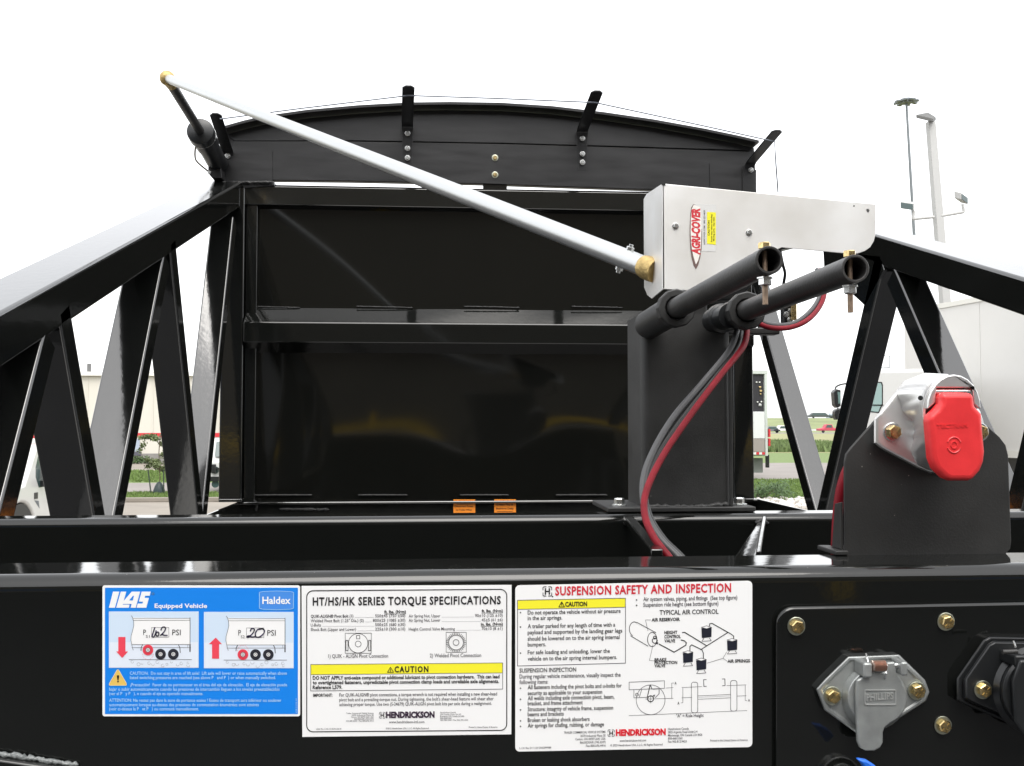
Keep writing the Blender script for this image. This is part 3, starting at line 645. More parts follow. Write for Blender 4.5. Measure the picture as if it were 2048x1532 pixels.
YEL = ink('yellow', (240, 232, 50)); REDI = ink('red', (205, 40, 58)); W = ink('white', (240, 240, 240)); PAL = ink('pale blue', (205, 222, 240))
BLU = ink('sky blue', (10, 128, 228)); LB = ink('light print on blue', (165, 208, 240)); CORAL = ink('coral red', (232, 70, 88)); PUR = ink('marker purple', (50, 38, 82))
GOLD = ink('gold', (228, 190, 95)); ORG = ('orange sheet', (238, 140, 40)); BRN = ink('dark brown', (70, 30, 12)); NAVY = ink('tyre blue black', (25, 28, 42))
MBL = ink('badge blue', (70, 140, 225))
YD = YF - .0002
# ------------------------------------------------ blue lift axle decal
D = Decal('lift_axle_decal', 'blue and white lift axle decal with pressures written in marker', TR, (190, 1150, 4.763), YD, [(x, y) for x, y in rrect(72, 98, 1955, 1345, 22)], WHT)
D.poly(rrect(95, 121, 1933, 1325, 6), BLU, 0, 'blue_field')
D.poly([(172, 158), (232, 158), (190, 312), (132, 312)], W, 1, 'logo')
D.poly([(246, 158), (298, 158), (264, 282), (330, 282), (322, 312), (202, 312)], W, 1, 'logo')
D.poly([(350, 158), (430, 158), (388, 312), (340, 312), (349, 276), (266, 276), (274, 246)], W, 2, 'logo'); D.poly([(360, 198), (371, 198), (360, 242), (326, 242)], BLU, 3, 'logo')
D.poly([(445, 158), (531, 158), (520, 198), (478, 198), (472, 218), (514, 218), (488, 312), (396, 312), (407, 272), (452, 272), (458, 254), (418, 254)], W, 2, 'logo')
D.ring(553, 178, 11, 4, LB, 1); D.text('R', 549, 184, 558, 184, 11, LB, .02)
D.text('Equipped Vehicle', 568, 313, 1068, 313, 40, W, .022)
bd = [(1566, 165), (1600, 157), (1730, 152), (1860, 157), (1892, 165), (1890, 318), (1860, 326), (1730, 331), (1600, 326), (1566, 318)]
D.poly(bd, MBL, 1, 'badge'); D.line(bd, 5, LB, 2, 'badge', True)
D.text('Haldex', 1594, 274, 1864, 274, 66, W, .02)
for ox, oy, up in ((0, 0, 0), (905, 4, 1)):
    pn = 'picture_panel#%d' % up
    q = lambda x, y: (x + ox, y + oy)
    D.poly([q(132, 347), q(988, 347), q(988, 885), q(132, 885)], PAL, 1, pn); D.poly([q(136, 640), q(984, 640), q(984, 881), q(136, 881)], ink('paler blue', (222, 230, 242)), 2, pn)
    wl_ = [(345, 387), (358, 405), (368, 440), (370, 480), (358, 530), (344, 580), (342, 620), (350, 660), (356, 690), (364, 715)]
    D.poly([q(*p) for p in wl_[1:8]] + [q(905, 660), q(905, 412)], W, 3, pn)
    D.line([q(*p) for p in wl_], 4, G, 4)
    for y in (412, 432): D.line([q(366, y), q(905, y)], 3.5, G, 4)
    D.line([q(905, 405), q(905, 730)], 5, G, 4)
    for y in (662, 692): D.line([q(350, y), q(912, y)], 3.5, G, 4)
    D.line([q(905, 668), q(905, 728)], 10, K, 4); D.line([q(455, 662), q(440, 690), q(438, 720)], 6, K, 4); D.line([q(795, 665), q(808, 690), q(812, 740)], 6, K, 4); D.line([q(884, 662), q(884, 695)], 3, G, 4)
    D.line([q(322, 806), q(922, 806)], 4, G, 4)
    for sx, sy in ((355, 826), (415, 850), (448, 842), (515, 840), (552, 848), (594, 828), (645, 862), (685, 850), (728, 828), (788, 852), (822, 842), (885, 838), (888, 860)):
        D.ring(*q(sx, sy), random.uniform(8, 17), 2.5, LG, 4, n=8, a1=random.choice((200, 300, 360)))
    wy = 714 if not up else 754
    for wx, wyy, c in ((504, wy, CORAL), (624, 754, NAVY), (746, 754, NAVY)):
        D.disc(*q(wx, wyy), 51, c, 5); D.disc(*q(wx, wyy), 22, W, 6); D.ring(*q(wx, wyy), 36, 3, G if c is NAVY else REDI, 6); D.ring(*q(wx, wyy), 21, 5, G, 7); D.ring(*q(wx, wyy), 9, 4, G, 7)
    D.ring(*q(504, 754 if not up else 716), 51, 3.5, CORAL, 4, dash=True, a0=(0 if not up else 180), a1=(180 if not up else 360))
    D.text('P', *q(460, 572), *q(486, 572), 52, K, .0, 5); D.text('S1' if not up else 'S2', *q(484, 598), *q(520, 598), 26, K, .0, 5); D.text('PSI', *q(736, 573), *q(816, 573), 53, K, .0, 5)
    D.line([q(538, 500), q(703, 500), q(703, 592), q(538, 592)], 3, G, 5, closed=True)
    st = [[(570, 500), (556, 540), (545, 582), (560, 590), (575, 560), (582, 530)], [(575, 570), (590, 545), (606, 548), (606, 572), (590, 582), (582, 570)], [(628, 525), (640, 500), (662, 496), (672, 512), (655, 545), (625, 575), (640, 566), (660, 574), (688, 574)]] if not up else \
         [[(575, 530), (585, 508), (608, 508), (612, 525), (590, 560), (552, 590), (545, 580), (565, 575), (590, 586), (625, 580)], [(668, 508), (640, 520), (622, 555), (630, 584), (660, 586), (695, 560), (710, 528), (690, 508), (662, 512)]]
    for sp in st:
        P = [(p.x, p.y) for p in spline([(x, y, 0) for x, y in sp], 6)]; D.line([q(*p) for p in P], 11, PUR, 7, 'handwriting#%d' % up)
D.poly([(222, 590), (290, 590), (290, 728), (315, 728), (258, 790), (202, 728), (222, 728)], CORAL, 4)
D.poly([(1115, 797), (1182, 797), (1182, 658), (1209, 658), (1150, 596), (1085, 658), (1115, 658)], CORAL, 4)
D.poly([(212, 903), (224, 903), (300, 1035), (298, 1050), (138, 1052), (134, 1038)], GOLD, 1); D.line([(212, 903), (224, 903), (300, 1035), (298, 1050), (138, 1052), (134, 1038)], 5, ink('pale gold', (250, 225, 160)), 2, closed=True)
D.poly([(208, 955), (230, 955), (225, 1000), (213, 1000)], K, 3); D.disc(219, 1014, 8, K, 3)
for t, x0, y0, x1 in (('CAUTION:  Do not stay in area of lift axle!  Lift axle will lower or raise automatically when above', 332, 950, 1828),
    ('listed switching pressures are reached (see above P   and P  ) or when manually switched.', 332, 992, 1722), ('¡Precaución!  Favor de no permanecer en el área del eje de elevación.  El eje de elevación puede', 336, 1060, 1830),
    ('bajar o subir automáticamente cuando las presiones de intercambio lleguen a los niveles preestablecidos', 135, 1102, 1758), ('(ver el P   y P   ), o cuando el eje es operado manualmente.', 135, 1144, 1030),
    ('ATTENTION: Ne restez pas dans la zone de portance essieu ! Essieu de transport sera inférieur ou soulever', 135, 1208, 1775),
    ('automatiquement lorsque au-dessus des pressions de commutation énumérées sont atteints', 135, 1250, 1560), ('(voir ci-dessus la P   et P   ) ou commuté manuellement.', 135, 1290, 990)):
    D.text(t, x0, y0, x1, y0, 30, LB, .012)
D.text('028 5178 09', 1925, 1315, 1925, 1175, 14, LB, .0, up=(-1, 0))
D.done()
# ------------------------------------------------ torque decal
D = Decal('torque_decal', 'white torque specification decal with yellow caution band', TR, (600, 1160, 4.643), YD, [(15, 55), (1965, 45), (1962, 1432), (22, 1456)], WHT)
SK = -.0075
def yy(x, y): return y + (x - 100) * SK
D.rrline(62, 100, 1920, 1410, 60, 9, K, 1, 'border', SK)
def T(t, x0, y, x1, cap, m=K, bold=0, **k): D.text(t, x0, y, x1, y + (x1 - x0) * SK, cap, m, bold, **k)
T('HT/HS/HK SERIES TORQUE SPECIFICATIONS', 118, 236, 1865, 72, K, .028, space=1.12)
for x0, x1, y in ((782, 984, 308), (1687, 1884, 300)):
    T('ft. lbs. (N•m)', x0, y, x1, 26, K, .03); D.line([(x0, y + 8), (x1, y + 6)], 3, K)
T('in. lbs. (N•m)', 1680, 423, 1884, 26, K, .03); D.line([(1680, 431), (1884, 429)], 3, K)
for t, x0, y, x1, v, v0, v1, bx in (('QUIK-ALIGN® Pivot Bolt (1)', 100, 350, 495, '550±45 (750 ±50)', 698, 978, 1), ('Welded Pivot Bolt (1.25" Dia.) (2)', 100, 392, 592, '800±25 (1085 ±30)', 676, 978, 0), ('U-Bolts', 100, 432, 195, '500±25 (680 ±30)', 698, 978, 0), ('Shock Bolt (Upper and Lower)', 100, 473, 520, '225±10 (300 ±10)', 698, 978, 0),
    ('Air Spring Nut, Upper', 1010, 347, 1303, '90±10 (125 ±10)', 1625, 1882, 0), ('Air Spring Nut, Lower', 1010, 388, 1303, '45±5 (61 ±6)', 1687, 1882, 0), ('Height Control Valve Mounting', 1010, 469, 1438, '70±10 (8 ±1)', 1687, 1882, 0)):
    T(t, x0, y, x1, 27, G, .008 + .012 * bx); T(v, v0, y - 4, v1, 27, G, .008)
    D.line([(x1 + 14, y - 2), (v0 - 10, y - 4)], 2, LG)
D.line([(420, 494), (662, 493), (662, 680), (420, 680)], 4, K, closed=True); D.disc(540, 587, 90, ink('white sheet', (238, 238, 238)), 1); D.ring(540, 587, 90, 5, K, 2); D.ring(540, 594, 27, 5, K, 2)
D.line([(525, 515), (555, 515), (555, 546), (525, 546)], 5, K, 2, closed=True)
for x in (426, 636): D.line([(x, 560), (x + 20, 560), (x + 20, 655), (x, 655)], 5, K, 3, closed=True)
D.line([(1357, 486), (1544, 486), (1544, 671), (1357, 671)], 4, K, closed=True); D.ring(1449, 580, 68, 4, K, 2); D.ring(1449, 580, 27, 5, K, 2)
for k in range(32): a = 2 * math.pi * k / 32; D.line([(1449 + 70 * math.cos(a), 580 + 70 * math.sin(a)), (1449 + 90 * math.cos(a), 580 + 90 * math.sin(a))], 5, K, 2)
T('1) QUIK - ALIGN Pivot Connection', 262, 724, 818, 34, G, .006); T('2) Welded Pivot Connection', 1205, 718, 1682, 34, G, .006)
D.poly([(100, 785), (1882, 770), (1882, 862), (100, 879)], YEL, 0, 'caution_band')
D.line([(100, 785), (1882, 770), (1882, 1013), (100, 1030)], 5, G, 1, 'border', True); D.line([(100, 879), (1882, 862)], 4, G, 1, 'border')
T('CAUTION', 877, 856, 1193, 52, K, .035, space=1.25); D.line([(812, 857), (840, 810), (869, 856)], 6, K, 2, closed=True); D.line([(840, 826), (840, 844)], 6, K, 2); D.line([(840, 848), (840, 852)], 6, K, 2)
T('DO NOT APPLY anti-seize compound or additional lubricant to pivot connection hardware.  This can lead', 118, 925, 1853, 32, K, .028); T('to overtightened fasteners, unpredictable pivot connection clamp loads and unreliable axle alignments.', 118, 968, 1848, 32, K, .028); T('Reference L579.', 118, 1013, 392, 32, K, .028)
T('IMPORTANT:', 122, 1084, 302, 27, K, .03)
T('For QUIK-ALIGN® pivot connections, a torque wrench is not required when installing a new shear-head', 365, 1082, 1830, 30, G, .012); T('pivot bolt and a prevailing-torque nut. During tightening, the bolt\'s shear-head feature will shear after', 365, 1126, 1798, 30, G, .008); T('achieving proper torque. Use two (S-24679) QUIK-ALIGN pivot bolt kits per axle during a realignment.', 365, 1170, 1780, 30, G, .008)
DKP = ink('logo violet black', (48, 28, 52))
T('HENDRICKSON', 798, 1279, 1250, 52, DKP, .055)
def hmark(x, y, s_, m, hm):
    D.line([(x, y + s_ * .35), (x, y + s_ * .1), (x + s_ * .12, y), (x + s_ * .35, y)], s_ * .08, m, 2); D.line([(x + s_ * .6, y), (x + s_ * .85, y), (x + s_ * .95, y + s_ * .1), (x + s_ * .95, y + s_ * .35)], s_ * .08, m, 2)
    D.line([(x, y + s_ * .65), (x, y + s_ * .9), (x + s_ * .12, y + s_), (x + s_ * .35, y + s_)], s_ * .08, m, 2); D.line([(x + s_ * .6, y + s_), (x + s_ * .85, y + s_), (x + s_ * .95, y + s_ * .9), (x + s_ * .95, y + s_ * .65)], s_ * .08, m, 2)
    D.text('H', x + s_ * .2, y + s_ * .82, x + s_ * .76, y + s_ * .82, s_ * .64, hm, .03)
hmark(737, 1228, 56, G, K)
T('www.hendrickson-intl.com', 826, 1330, 1155, 24, G, .008); T('©2013 Hendrickson USA, L.L.C. All Rights Reserved', 797, 1386, 1195, 15, G, .006); T('L566 Rev C 02-13 ECN 22618', 150, 1390, 383, 14, G, .006); T('Printed in United States of America', 1568, 1374, 1833, 15, G, .006)
for k, (a, c) in enumerate((('Trailer Commercial Vehicle Systems', 'Hendrickson Canada'), ('2070 Industrial Place SE', '250 Chrysler Drive, Unit #3'), ('Canton, OH 44707-2641 USA', 'Brampton, ON Canada L6S 6B6'), ('866.RIDEAIR (743.3247)', '800.668.5360'), ('330.489.0045 • Fax 800.696.4416', '905.789.1030 • Fax 905.789.1033'))):
    wa = (255, 205, 210, 180, 258)[k]; wc = (145, 192, 222, 105, 258)[k]
    T(a, 684 - wa, 1244 + k * 18, 684, 13, G, .006); T(c, 1302, 1236 + k * 18, 1302 + wc, 13, G, .006)
D.done()
# ------------------------------------------------ suspension decal
D = Decal('suspension_decal', 'white suspension safety decal with red heading and line drawings', TR, (1020, 1150, 4.096), YD, [(x, y - (x - 45) * .0195) for x, y in rrect(43, 84, 1984, 1446, 36)], WHT)
SK = -.0195
def T(t, x0, y, x1, cap, m=K, bold=0, **k): D.text(t, x0, y, x1, y + (x1 - x0) * SK, cap, m, bold, **k)
T('SUSPENSION SAFETY AND INSPECTION', 370, 166, 1812, 68, REDI, .03, space=1.1); hmark(270, 96, 76, G, K); D.disc(349, 176, 6, K)
D.poly([(62, 207), (946, 190), (946, 264), (62, 281)], YEL, 0, 'caution_band'); D.line([(62, 207), (946, 190), (946, 722), (62, 745)], 5, G, 1, 'border', True); D.line([(62, 281), (946, 264)], 4, G, 1, 'border')
T('CAUTION', 452, 258, 632, 36, K, .035); D.line([(400, 262), (424, 220), (446, 261)], 6, K, 2, closed=True); D.line([(424, 232), (424, 250)], 6, K, 2)
BUL = [(86, 308), (86, 426), (86, 640), (86, 928), (86, 1018), (86, 1105), (86, 1195), (86, 1240), (1037, 204), (1037, 248)]
for x, y in BUL: D.disc(x, y, 6, K, 2)
for t, x0, y, x1 in (('Do not operate the vehicle without air pressure', 145, 324, 906), ('in the air springs.', 145, 370, 428), ('A trailer parked for any length of time with a', 145, 436, 862), ('payload and supported by the landing gear legs', 145, 486, 920), ('should be lowered on to the air spring internal', 145, 538, 898), ('bumpers.', 145, 586, 294), ('For safe loading and unloading, lower the', 145, 650, 818), ('vehicle on to the air spring internal bumpers.', 145, 702, 876),
    ('During regular vehicle maintenance, visually inspect the', 78, 848, 906), ('following items:', 78, 894, 312), ('All fasteners including the pivot bolts and u-bolts for', 145, 936, 915), ('security as applicable to your suspension', 145, 984, 755), ('All welds including axle connection pivot, beam,', 145, 1026, 855), ('bracket, and frame attachment', 145, 1068, 596), ('Structure: integrity of vehicle frame, suspension', 145, 1116, 845), ('beams and brackets', 145, 1157, 440), ('Broken or leaking shock absorbers', 145, 1205, 652), ('Air springs for chafing, rubbing, or damage', 145, 1250, 770),
    ('Air system valves, piping, and fittings  (See top figure)', 1092, 214, 1862), ('Suspension ride height (see bottom figure)', 1092, 260, 1708)):
    T(t, x0, y, x1, 33, G if x0 != 145 else K, .012)
T('SUSPENSION INSPECTION', 78, 800, 542, 34, K, .012); T('TYPICAL AIR CONTROL', 1225, 326, 1708, 37, K, .014)
T('AIR RESERVOIR', 1160, 380, 1392, 26, K, .03)
for k, t in enumerate(('HEIGHT', 'CONTROL', 'VALVE')): T(t, 1265, 484 + 34 * k, 1265 + (106, 134, 88)[k], 25, K, .03)
for k, t in enumerate(('BRAKE', 'PROTECTION', 'VALVE')): T(t, 1184, 706 + 25 * k, 1184 + (98, 186, 88)[k], 24, K, .03)
T('AIR SPRINGS', 1782, 718, 1966, 25, K, .03)
# reservoir
D.line([(1040, 388), (1195, 472)], 5, K); D.line([(988, 498), (1130, 582)], 5, K); D.ring(1018, 442, 40, 5, K, a0=110, a1=300, ry=58); D.ring(1165, 528, 38, 5, K, ry=58); D.ring(1186, 538, 22, 6, K, n=7); D.ring(1186, 512, 12, 6, K, n=7); D.disc(1205, 558, 10, G)
D.line([(1152, 368), (1110, 368), (1130, 458)], 3, G); D.line([(1172, 570), (1142, 700), (1182, 704)], 3, G)
D.line([(1222, 566), (1345, 632), (1440, 575), (1445, 555), (1430, 540), (1402, 532)], 8, K); D.line([(1412, 472), (1432, 470), (1612, 580)], 8, K); D.line([(1562, 612), (1782, 472)], 7, K)
D.line([(1632, 424), (1636, 400), (1655, 396), (1815, 486), (1832, 500), (1832, 526)], 7, K); D.line([(1474, 626), (1474, 585), (1488, 572), (1572, 612), (1584, 640), (1584, 692)], 7, K)
for x, y in ((1610, 428), (1820, 532), (1458, 632), (1567, 692)):
    D.poly([(x - 42, y + 8), (x + 42, y), (x + 40, y + 80), (x - 38, y + 88)], NAVY, 2); D.poly([(x - 40, y - 2), (x, y - 12), (x + 42, y - 4), (x, y + 10)], W, 3); D.line([(x - 42, y), (x, y - 12), (x + 42, y), (x, y + 12)], 4, G, 4, closed=True); D.line([(x - 22, y + 90), (x - 38, y + 115), (x + 38, y + 110), (x + 24, y + 88)], 4, G, 2)
D.line([(1616, 722), (1745, 682), (1775, 630)], 3, G); D.line([(1745, 682), (1780, 706)], 3, G)
# ride height drawings
D.line([(975, 1152), (1942, 1110)], 3, G); D.line([(976, 878), (1265, 866), (1265, 928), (976, 940)], 4, G, closed=True); D.ring(1152, 1022, 118, 4, G, ry=122, n=40); D.ring(1040, 980, 12, 4, K); D.line([(1015, 940), (1015, 1006), (1120, 1002)], 4, G); D.line([(1060, 1000), (1080, 935)], 4, K); D.line([(1148, 900), (1125, 1000)], 7, K); D.line([(1148, 900), (1165, 935)], 6, K); D.ring(1152, 1014, 24, 7, K); D.line([(1152, 985), (1152, 1050)], 3, K); D.line([(1110, 1016), (1338, 1010)], 3, G)
D.line([(1175, 935), (1222, 932), (1222, 972), (1190, 1005)], 5, G); D.poly([(1170, 985), (1190, 980), (1180, 1000)], K, 2); D.line([(1275, 926), (1338, 922)], 3, G); D.line([(1325, 885), (1325, 1010)], 3, G); D.line([(1325, 885), (1345, 885)], 3, G); D.text('A', 1349, 896, 1364, 896, 20, K, .03)
for x in (1512, 1833): D.rrline(x - 26, 878 if x < 1600 else 864, x + 26, 1128 if x < 1600 else 1114, 18, 4, G)
for y in (986, 1014): D.line([(1540, y + 4), (1806, y - 8)], 3, G)
D.line([(1545, 1002), (1800, 990)], 2, LG); D.line([(1608, 856), (1586, 857), (1588, 912), (1610, 911)], 5, G); D.line([(1738, 852), (1760, 851), (1762, 906), (1740, 907)], 5, G)
D.line([(1408, 922), (1570, 914)], 3, G); D.line([(1408, 1006), (1490, 1002)], 3, G); D.line([(1416, 924), (1416, 1046), (1400, 1048)], 3, G); D.text('A', 1372, 1060, 1388, 1060, 20, K, .03); D.line([(1775, 906), (1935, 900)], 3, G); D.line([(1860, 992), (1935, 988)], 3, G); D.line([(1927, 902), (1927, 1028), (1942, 1028)], 3, G); D.text('A', 1950, 1036, 1966, 1036, 20, K, .03)
T('"A" = Ride Height', 1362, 1166, 1587, 26, G, .01)
RED2 = ink('logo red', (215, 22, 44)); T('HENDRICKSON', 867, 1316, 1276, 48, RED2, .055); hmark(803, 1268, 54, G, K)
T('www.hendrickson-intl.com', 898, 1366, 1115, 18, G, .01); T('© 2023 Hendrickson USA, L.L.C. All Rights Reserved', 822, 1404, 1250, 17, G, .008); T('L-131 Rev D 11-23 ONC099988', 78, 1426, 337, 16, G, .008); T('Printed in the United States of America', 1640, 1364, 1947, 16, G, .008)
for k, (a, c) in enumerate((('TRAILER COMMERCIAL VEHICLE SYSTEMS', 'Hendrickson Canada'), ('2070 Industrial Place SE', '2825 Argentia Road Unit# 2-4'), ('Canton, OH 44707-2641 USA', 'Mississauga, ON Canada L5N 8G6'), ('866.RIDEAIR (743.3247)', '800-668-5360'), ('Fax 800.696.4416', 'Fax 905.812.9423'))):
    wa = (342, 206, 248, 210, 160)[k]; wc = (170, 240, 280, 118, 152)[k]
    T(a, 783 - wa, 1300 + k * 27, 783, 18, G, .008); T(c, 1295, 1270 + k * 26, 1295 + wc, 18, G, .008)
D.done()
# ------------------------------------------------ two orange labels on the apron
YA = YB - .0505
D = Decal('caution_label', 'orange caution label about disconnecting power, low on the bulkhead', TR, (890, 985, 12.8), YA, [(215, 178), (775, 178), (775, 640), (215, 640)], ORG, .0006)
for t, x0, y, x1, c in (('CAUTION', 335, 262, 650, 50), ('Disconnect Power', 245, 372, 732, 40), ('to Trailer When', 285, 464, 690, 40), ('Lubricating', 340, 556, 650, 40)): D.text(t, x0, y, x1, y, c, BRN, .03)
D.line([(305, 295), (680, 295)], 10, BRN); D.done()
D = Decal('grease_label', 'orange grease reminder label beside the caution label', TR, (890, 985, 12.8), YA, [(1260, 175), (1815, 175), (1815, 640), (1260, 640)], ORG, .0006)
for t, x0, y, x1, c in (('Grease Pins &', 1310, 330, 1745, 46), ('Bushings Daily', 1310, 432, 1760, 46)): D.text(t, x0, y, x1, y, c, BRN, .03)
D.line([(1340, 488), (1728, 488)], 14, BRN); D.done()
# ------------------------------------------------ maker's sticker on the stainless housing (one flat print, part of the housing)
D = Decal('maker_sticker', None, house, (1380, 380, 8.512), yb_ - .0001, [(60, 232), (440, 250), (440, 1050), (100, 1035), (60, 600)], ('silver sheet', (214, 214, 212)), .0003)
FR, LETR, SHD = ink('oval brown grey', (110, 88, 84)), ink('letter red', (205, 52, 62)), ink('oval white', (236, 232, 226))
oval = [(60, 240), (20, 300), (5, 420), (-5, 600), (-5, 800), (5, 1000), (30, 1170), (60, 1280), (100, 1352), (140, 1280), (175, 1150), (198, 1000), (206, 800), (204, 660), (190, 660), (180, 300)]
D.poly(oval, FR, 0, 'print'); D.poly([(64, 250), (30, 320), (15, 450), (10, 700), (20, 930), (55, 1120), (100, 1270), (140, 1200), (172, 1080), (190, 900), (196, 640), (186, 400), (178, 290)], SHD, 1, 'print')
D.text('AGRI-COVER', 166, 1105, 166, 312, 130, LETR, .055, 2, up=(-1, 0), part='print', shear=.16)
D.text('AGRICOVER.COM   800-233-4655', 258, 932, 258, 342, 26, G, .01, 2, up=(-1, 0), part='print')
D.poly([(290, 372), (440, 382), (440, 932), (290, 915)], YEL, 2, 'print')
for t, x, y0, y1, c in (('▲ CAUTION', 335, 778, 520, 30), ('Secure tarp before unloading', 378, 888, 415, 24), ('Moving parts.  Stay clear.', 416, 868, 450, 24)): D.text(t.replace('▲', ''), x, y0, x, y1, c, K, .02, 3, up=(-1, 0), part='print')
D.o = house; D.done()
# ------------------------------------------------ raised lettering on the two lids
def embossed(t, p0, p1, cap, y, m, parent, bold=.02, depth=.0009, name='raised_lettering', frame=None):
    vs, fs, a, c = text_mesh(t, bold); b = MB(); k = (p1[0] - p0[0]) / (c - a); ky = cap / CAPH
    sl_ = (p1[1] - p0[1]) / (p1[0] - p0[0])
    pts = [(p0[0] + (x - a) * k, p0[1] - yv * ky + sl_ * (x - a) * k) for x, yv in vs]; n = len(pts)
    ed = {}
    for f in fs:
        for i in range(len(f)):
            e = (f[i], f[(i + 1) % len(f)]); ed[tuple(sorted(e))] = ed.get(tuple(sorted(e)), 0) + 1
    side = [[a_, c_, c_ + n, a_ + n] for (a_, c_), q in ed.items() if q == 1]
    b.add([aty(x, y_, y) for x, y_ in pts] + [aty(x, y_, y - depth) for x, y_ in pts], [[i + n for i in f] for f in fs] + side)
    if frame:
        fr_ = rrect(*frame, 2)
        for i in range(len(fr_)):
            (xa_, ya_), (xc_, yc_) = fr_[i], fr_[(i + 1) % len(fr_)]; d = math.hypot(xc_ - xa_, yc_ - ya_) or 1; nx, ny = -(yc_ - ya_) / d * .9, (xc_ - xa_) / d * .9
            b.prism([aty(xa_ + nx, ya_ + ny, y), aty(xc_ + nx, yc_ + ny, y), aty(xc_ - nx, yc_ - ny, y), aty(xa_ - nx, ya_ - ny, y)], (0, -depth, 0))
    return obj(name, b, m, parent, smooth=0)
embossed('PHILLIPS', (1733, 1402), (1787, 1398), 13, YL - .005, mat('bright cast zinc', (.46, .47, .46), .4, .5), sk1, .02, .0009, frame=(1729.5, 1380, 1791, 1409))
embossed('TECTRAN', (1874, 857), (1936, 855), 8, YK - .081, redlid, lid3, .02, .0006)
b = MB()
for r0, a0, a1 in ((13.5, 20, 160), (13.5, 200, 340), (6, 0, 360)):
    P = [aty(1908 + r0 * math.cos(R(a0 + (a1 - a0) * k / 16)), 890 + r0 * 1.15 * math.sin(R(a0 + (a1 - a0) * k / 16)), YK - .081) for k in range(17)]
    b.tube(P, .0010, 6)
obj('raised_emblem', b, redlid, lid3)
# ================================================================== THE GROUND AND WHAT STANDS BEHIND
conc = mat('pale concrete', (.22, .195, .165), .85, var=.14, vscale=.8, bump=.2, bscale=30)
asph = mat('road concrete', (.21, .19, .175), .85, var=.1, vscale=.5)
grassm = mat('lawn', (.115, .165, .045), .9, var=.3, vscale=6)
grassb = mat('grass blades', (.11, .17, .04), .8, var=.35, vscale=3)
field = mat('dry field', (.22, .22, .10), .95, var=.22, vscale=.15)
tallg = mat('tall grass', (.12, .17, .06), .9, var=.3, vscale=1.0)
wpaint = mat('white vehicle paint', (.62, .62, .60), .3, coat=.6)
wwall = mat('cream metal siding', (.55, .525, .465), .6, var=.03, vscale=.3)
glass = mat('tinted glass', (.05, .08, .08), .06, ior=1.5)
tyre = mat('tyre', (.02, .02, .02), .8)
steel = mat('galvanised pole', (.16, .175, .19), .55, .4)
polew = mat('pale painted pole', (.42, .42, .41), .5)
redp = mat('red paint', lin((190, 40, 50)), .5)
def sheet(name, pts, z, m, kind='structure'):
    b = MB(); b.add([(x, y, z) for x, y in pts], [list(range(len(pts)))]); return tag(obj(name, b, m, smooth=0), kind=kind)
sheet('ground', [(-900, -500), (900, -500), (900, 1500), (-900, 1500)], 0, field)
def yg_(px, py): return atz(px, py, 0).y
XM = -1.0
sheet('parking_lot', [(-120, -60), (120, -60), (120, yg_(1500, 1003)), (XM, yg_(1500, 1003)), (XM, yg_(320, 1004)), (-120, yg_(320, 1004))], .004, conc)
dark_apron = mat('dark_apron', (.045, .045, .047), .8, var=.25, vscale=2, bump=.2, bscale=90)
sheet('added_dark_apron', [(-60, -30), (60, -30), (60, 12), (-60, 12)], .008, dark_apron)  # unseen dark ground, added so the front plate mirrors something dark
# left: lawn, road, lawn, pavement; right: gravel, lawn, road, lawn
L = [(1004, 986, 'lawn', grassm), (986, 966, 'road', asph), (966, 941, 'lawn', grassm), (941, 925, 'pavement', conc)]
for a_, c_, nm, m in L: sheet(nm, [(-120, yg_(320, a_)), (XM, yg_(320, a_)), (XM, yg_(320, c_)), (-120, yg_(320, c_))], .008, m)
Rr = [(1003, 959, 'lawn', grassm), (959, 926, 'road', asph), (926, 906, 'lawn', grassm)]
for a_, c_, nm, m in Rr: sheet(nm, [(XM, yg_(1560, a_)), (120, yg_(1560, a_)), (120, yg_(1560, c_)), (XM, yg_(1560, c_))], .008, m)
def kerb(x0, x1, y, name='kerb'):
    b = MB(); b.box((x0, y - .08, 0), (x1, y + .08, .13)); return tag(obj(name, b, conc, bevel=.02), kind='structure')
kerb(-120, XM, yg_(320, 1004))
# grass blades along the near lawns and the tall strip
def blades(name, label, x0, x1, y0, y1, n, h, m, wd=.03):
    b = MB()
    for _ in range(n):
        x, y = random.uniform(x0, x1), random.uniform(y0, y1); hh = h * random.uniform(.5, 1.2); a = random.uniform(0, math.pi); dx, dy = math.cos(a) * wd, math.sin(a) * wd; lx, ly = random.uniform(-.4, .4) * hh, random.uniform(-.4, .4) * hh
        b.add([(x - dx, y - dy, 0), (x + dx, y + dy, 0), (x + lx, y + ly, hh)], [[0, 1, 2]])
    return tag(obj(name, b, m, flat=True, smooth=0), label, 'grass', kind='stuff')
xa_, xb_ = aty(225, 1000, 30).x, aty(450, 1000, 30).x
blades('grass', 'short mown grass on the strip behind the left truss', xa_ - 3, xb_ + 2, yg_(320, 1003.5), yg_(320, 987), 14000, .10, grassb)
blades('grass', 'far mown grass beyond the road behind the left truss', xa_ - 6, xb_ + 4, yg_(320, 965), yg_(320, 942), 9000, .12, grassb, .05)
xa_, xb_ = aty(1490, 980, 33).x, aty(1680, 980, 33).x
blades('grass', 'short mown grass behind the right truss', xa_ - 3, xb_ + 3, yg_(1560, 1001), yg_(1560, 960), 16000, .10, grassb)
blades('grass', 'tall rough grass beyond the road on the right', aty(1480, 900, 80).x - 5, aty(1720, 900, 80).x + 5, 76, 108, 16000, .55, tallg, .2)
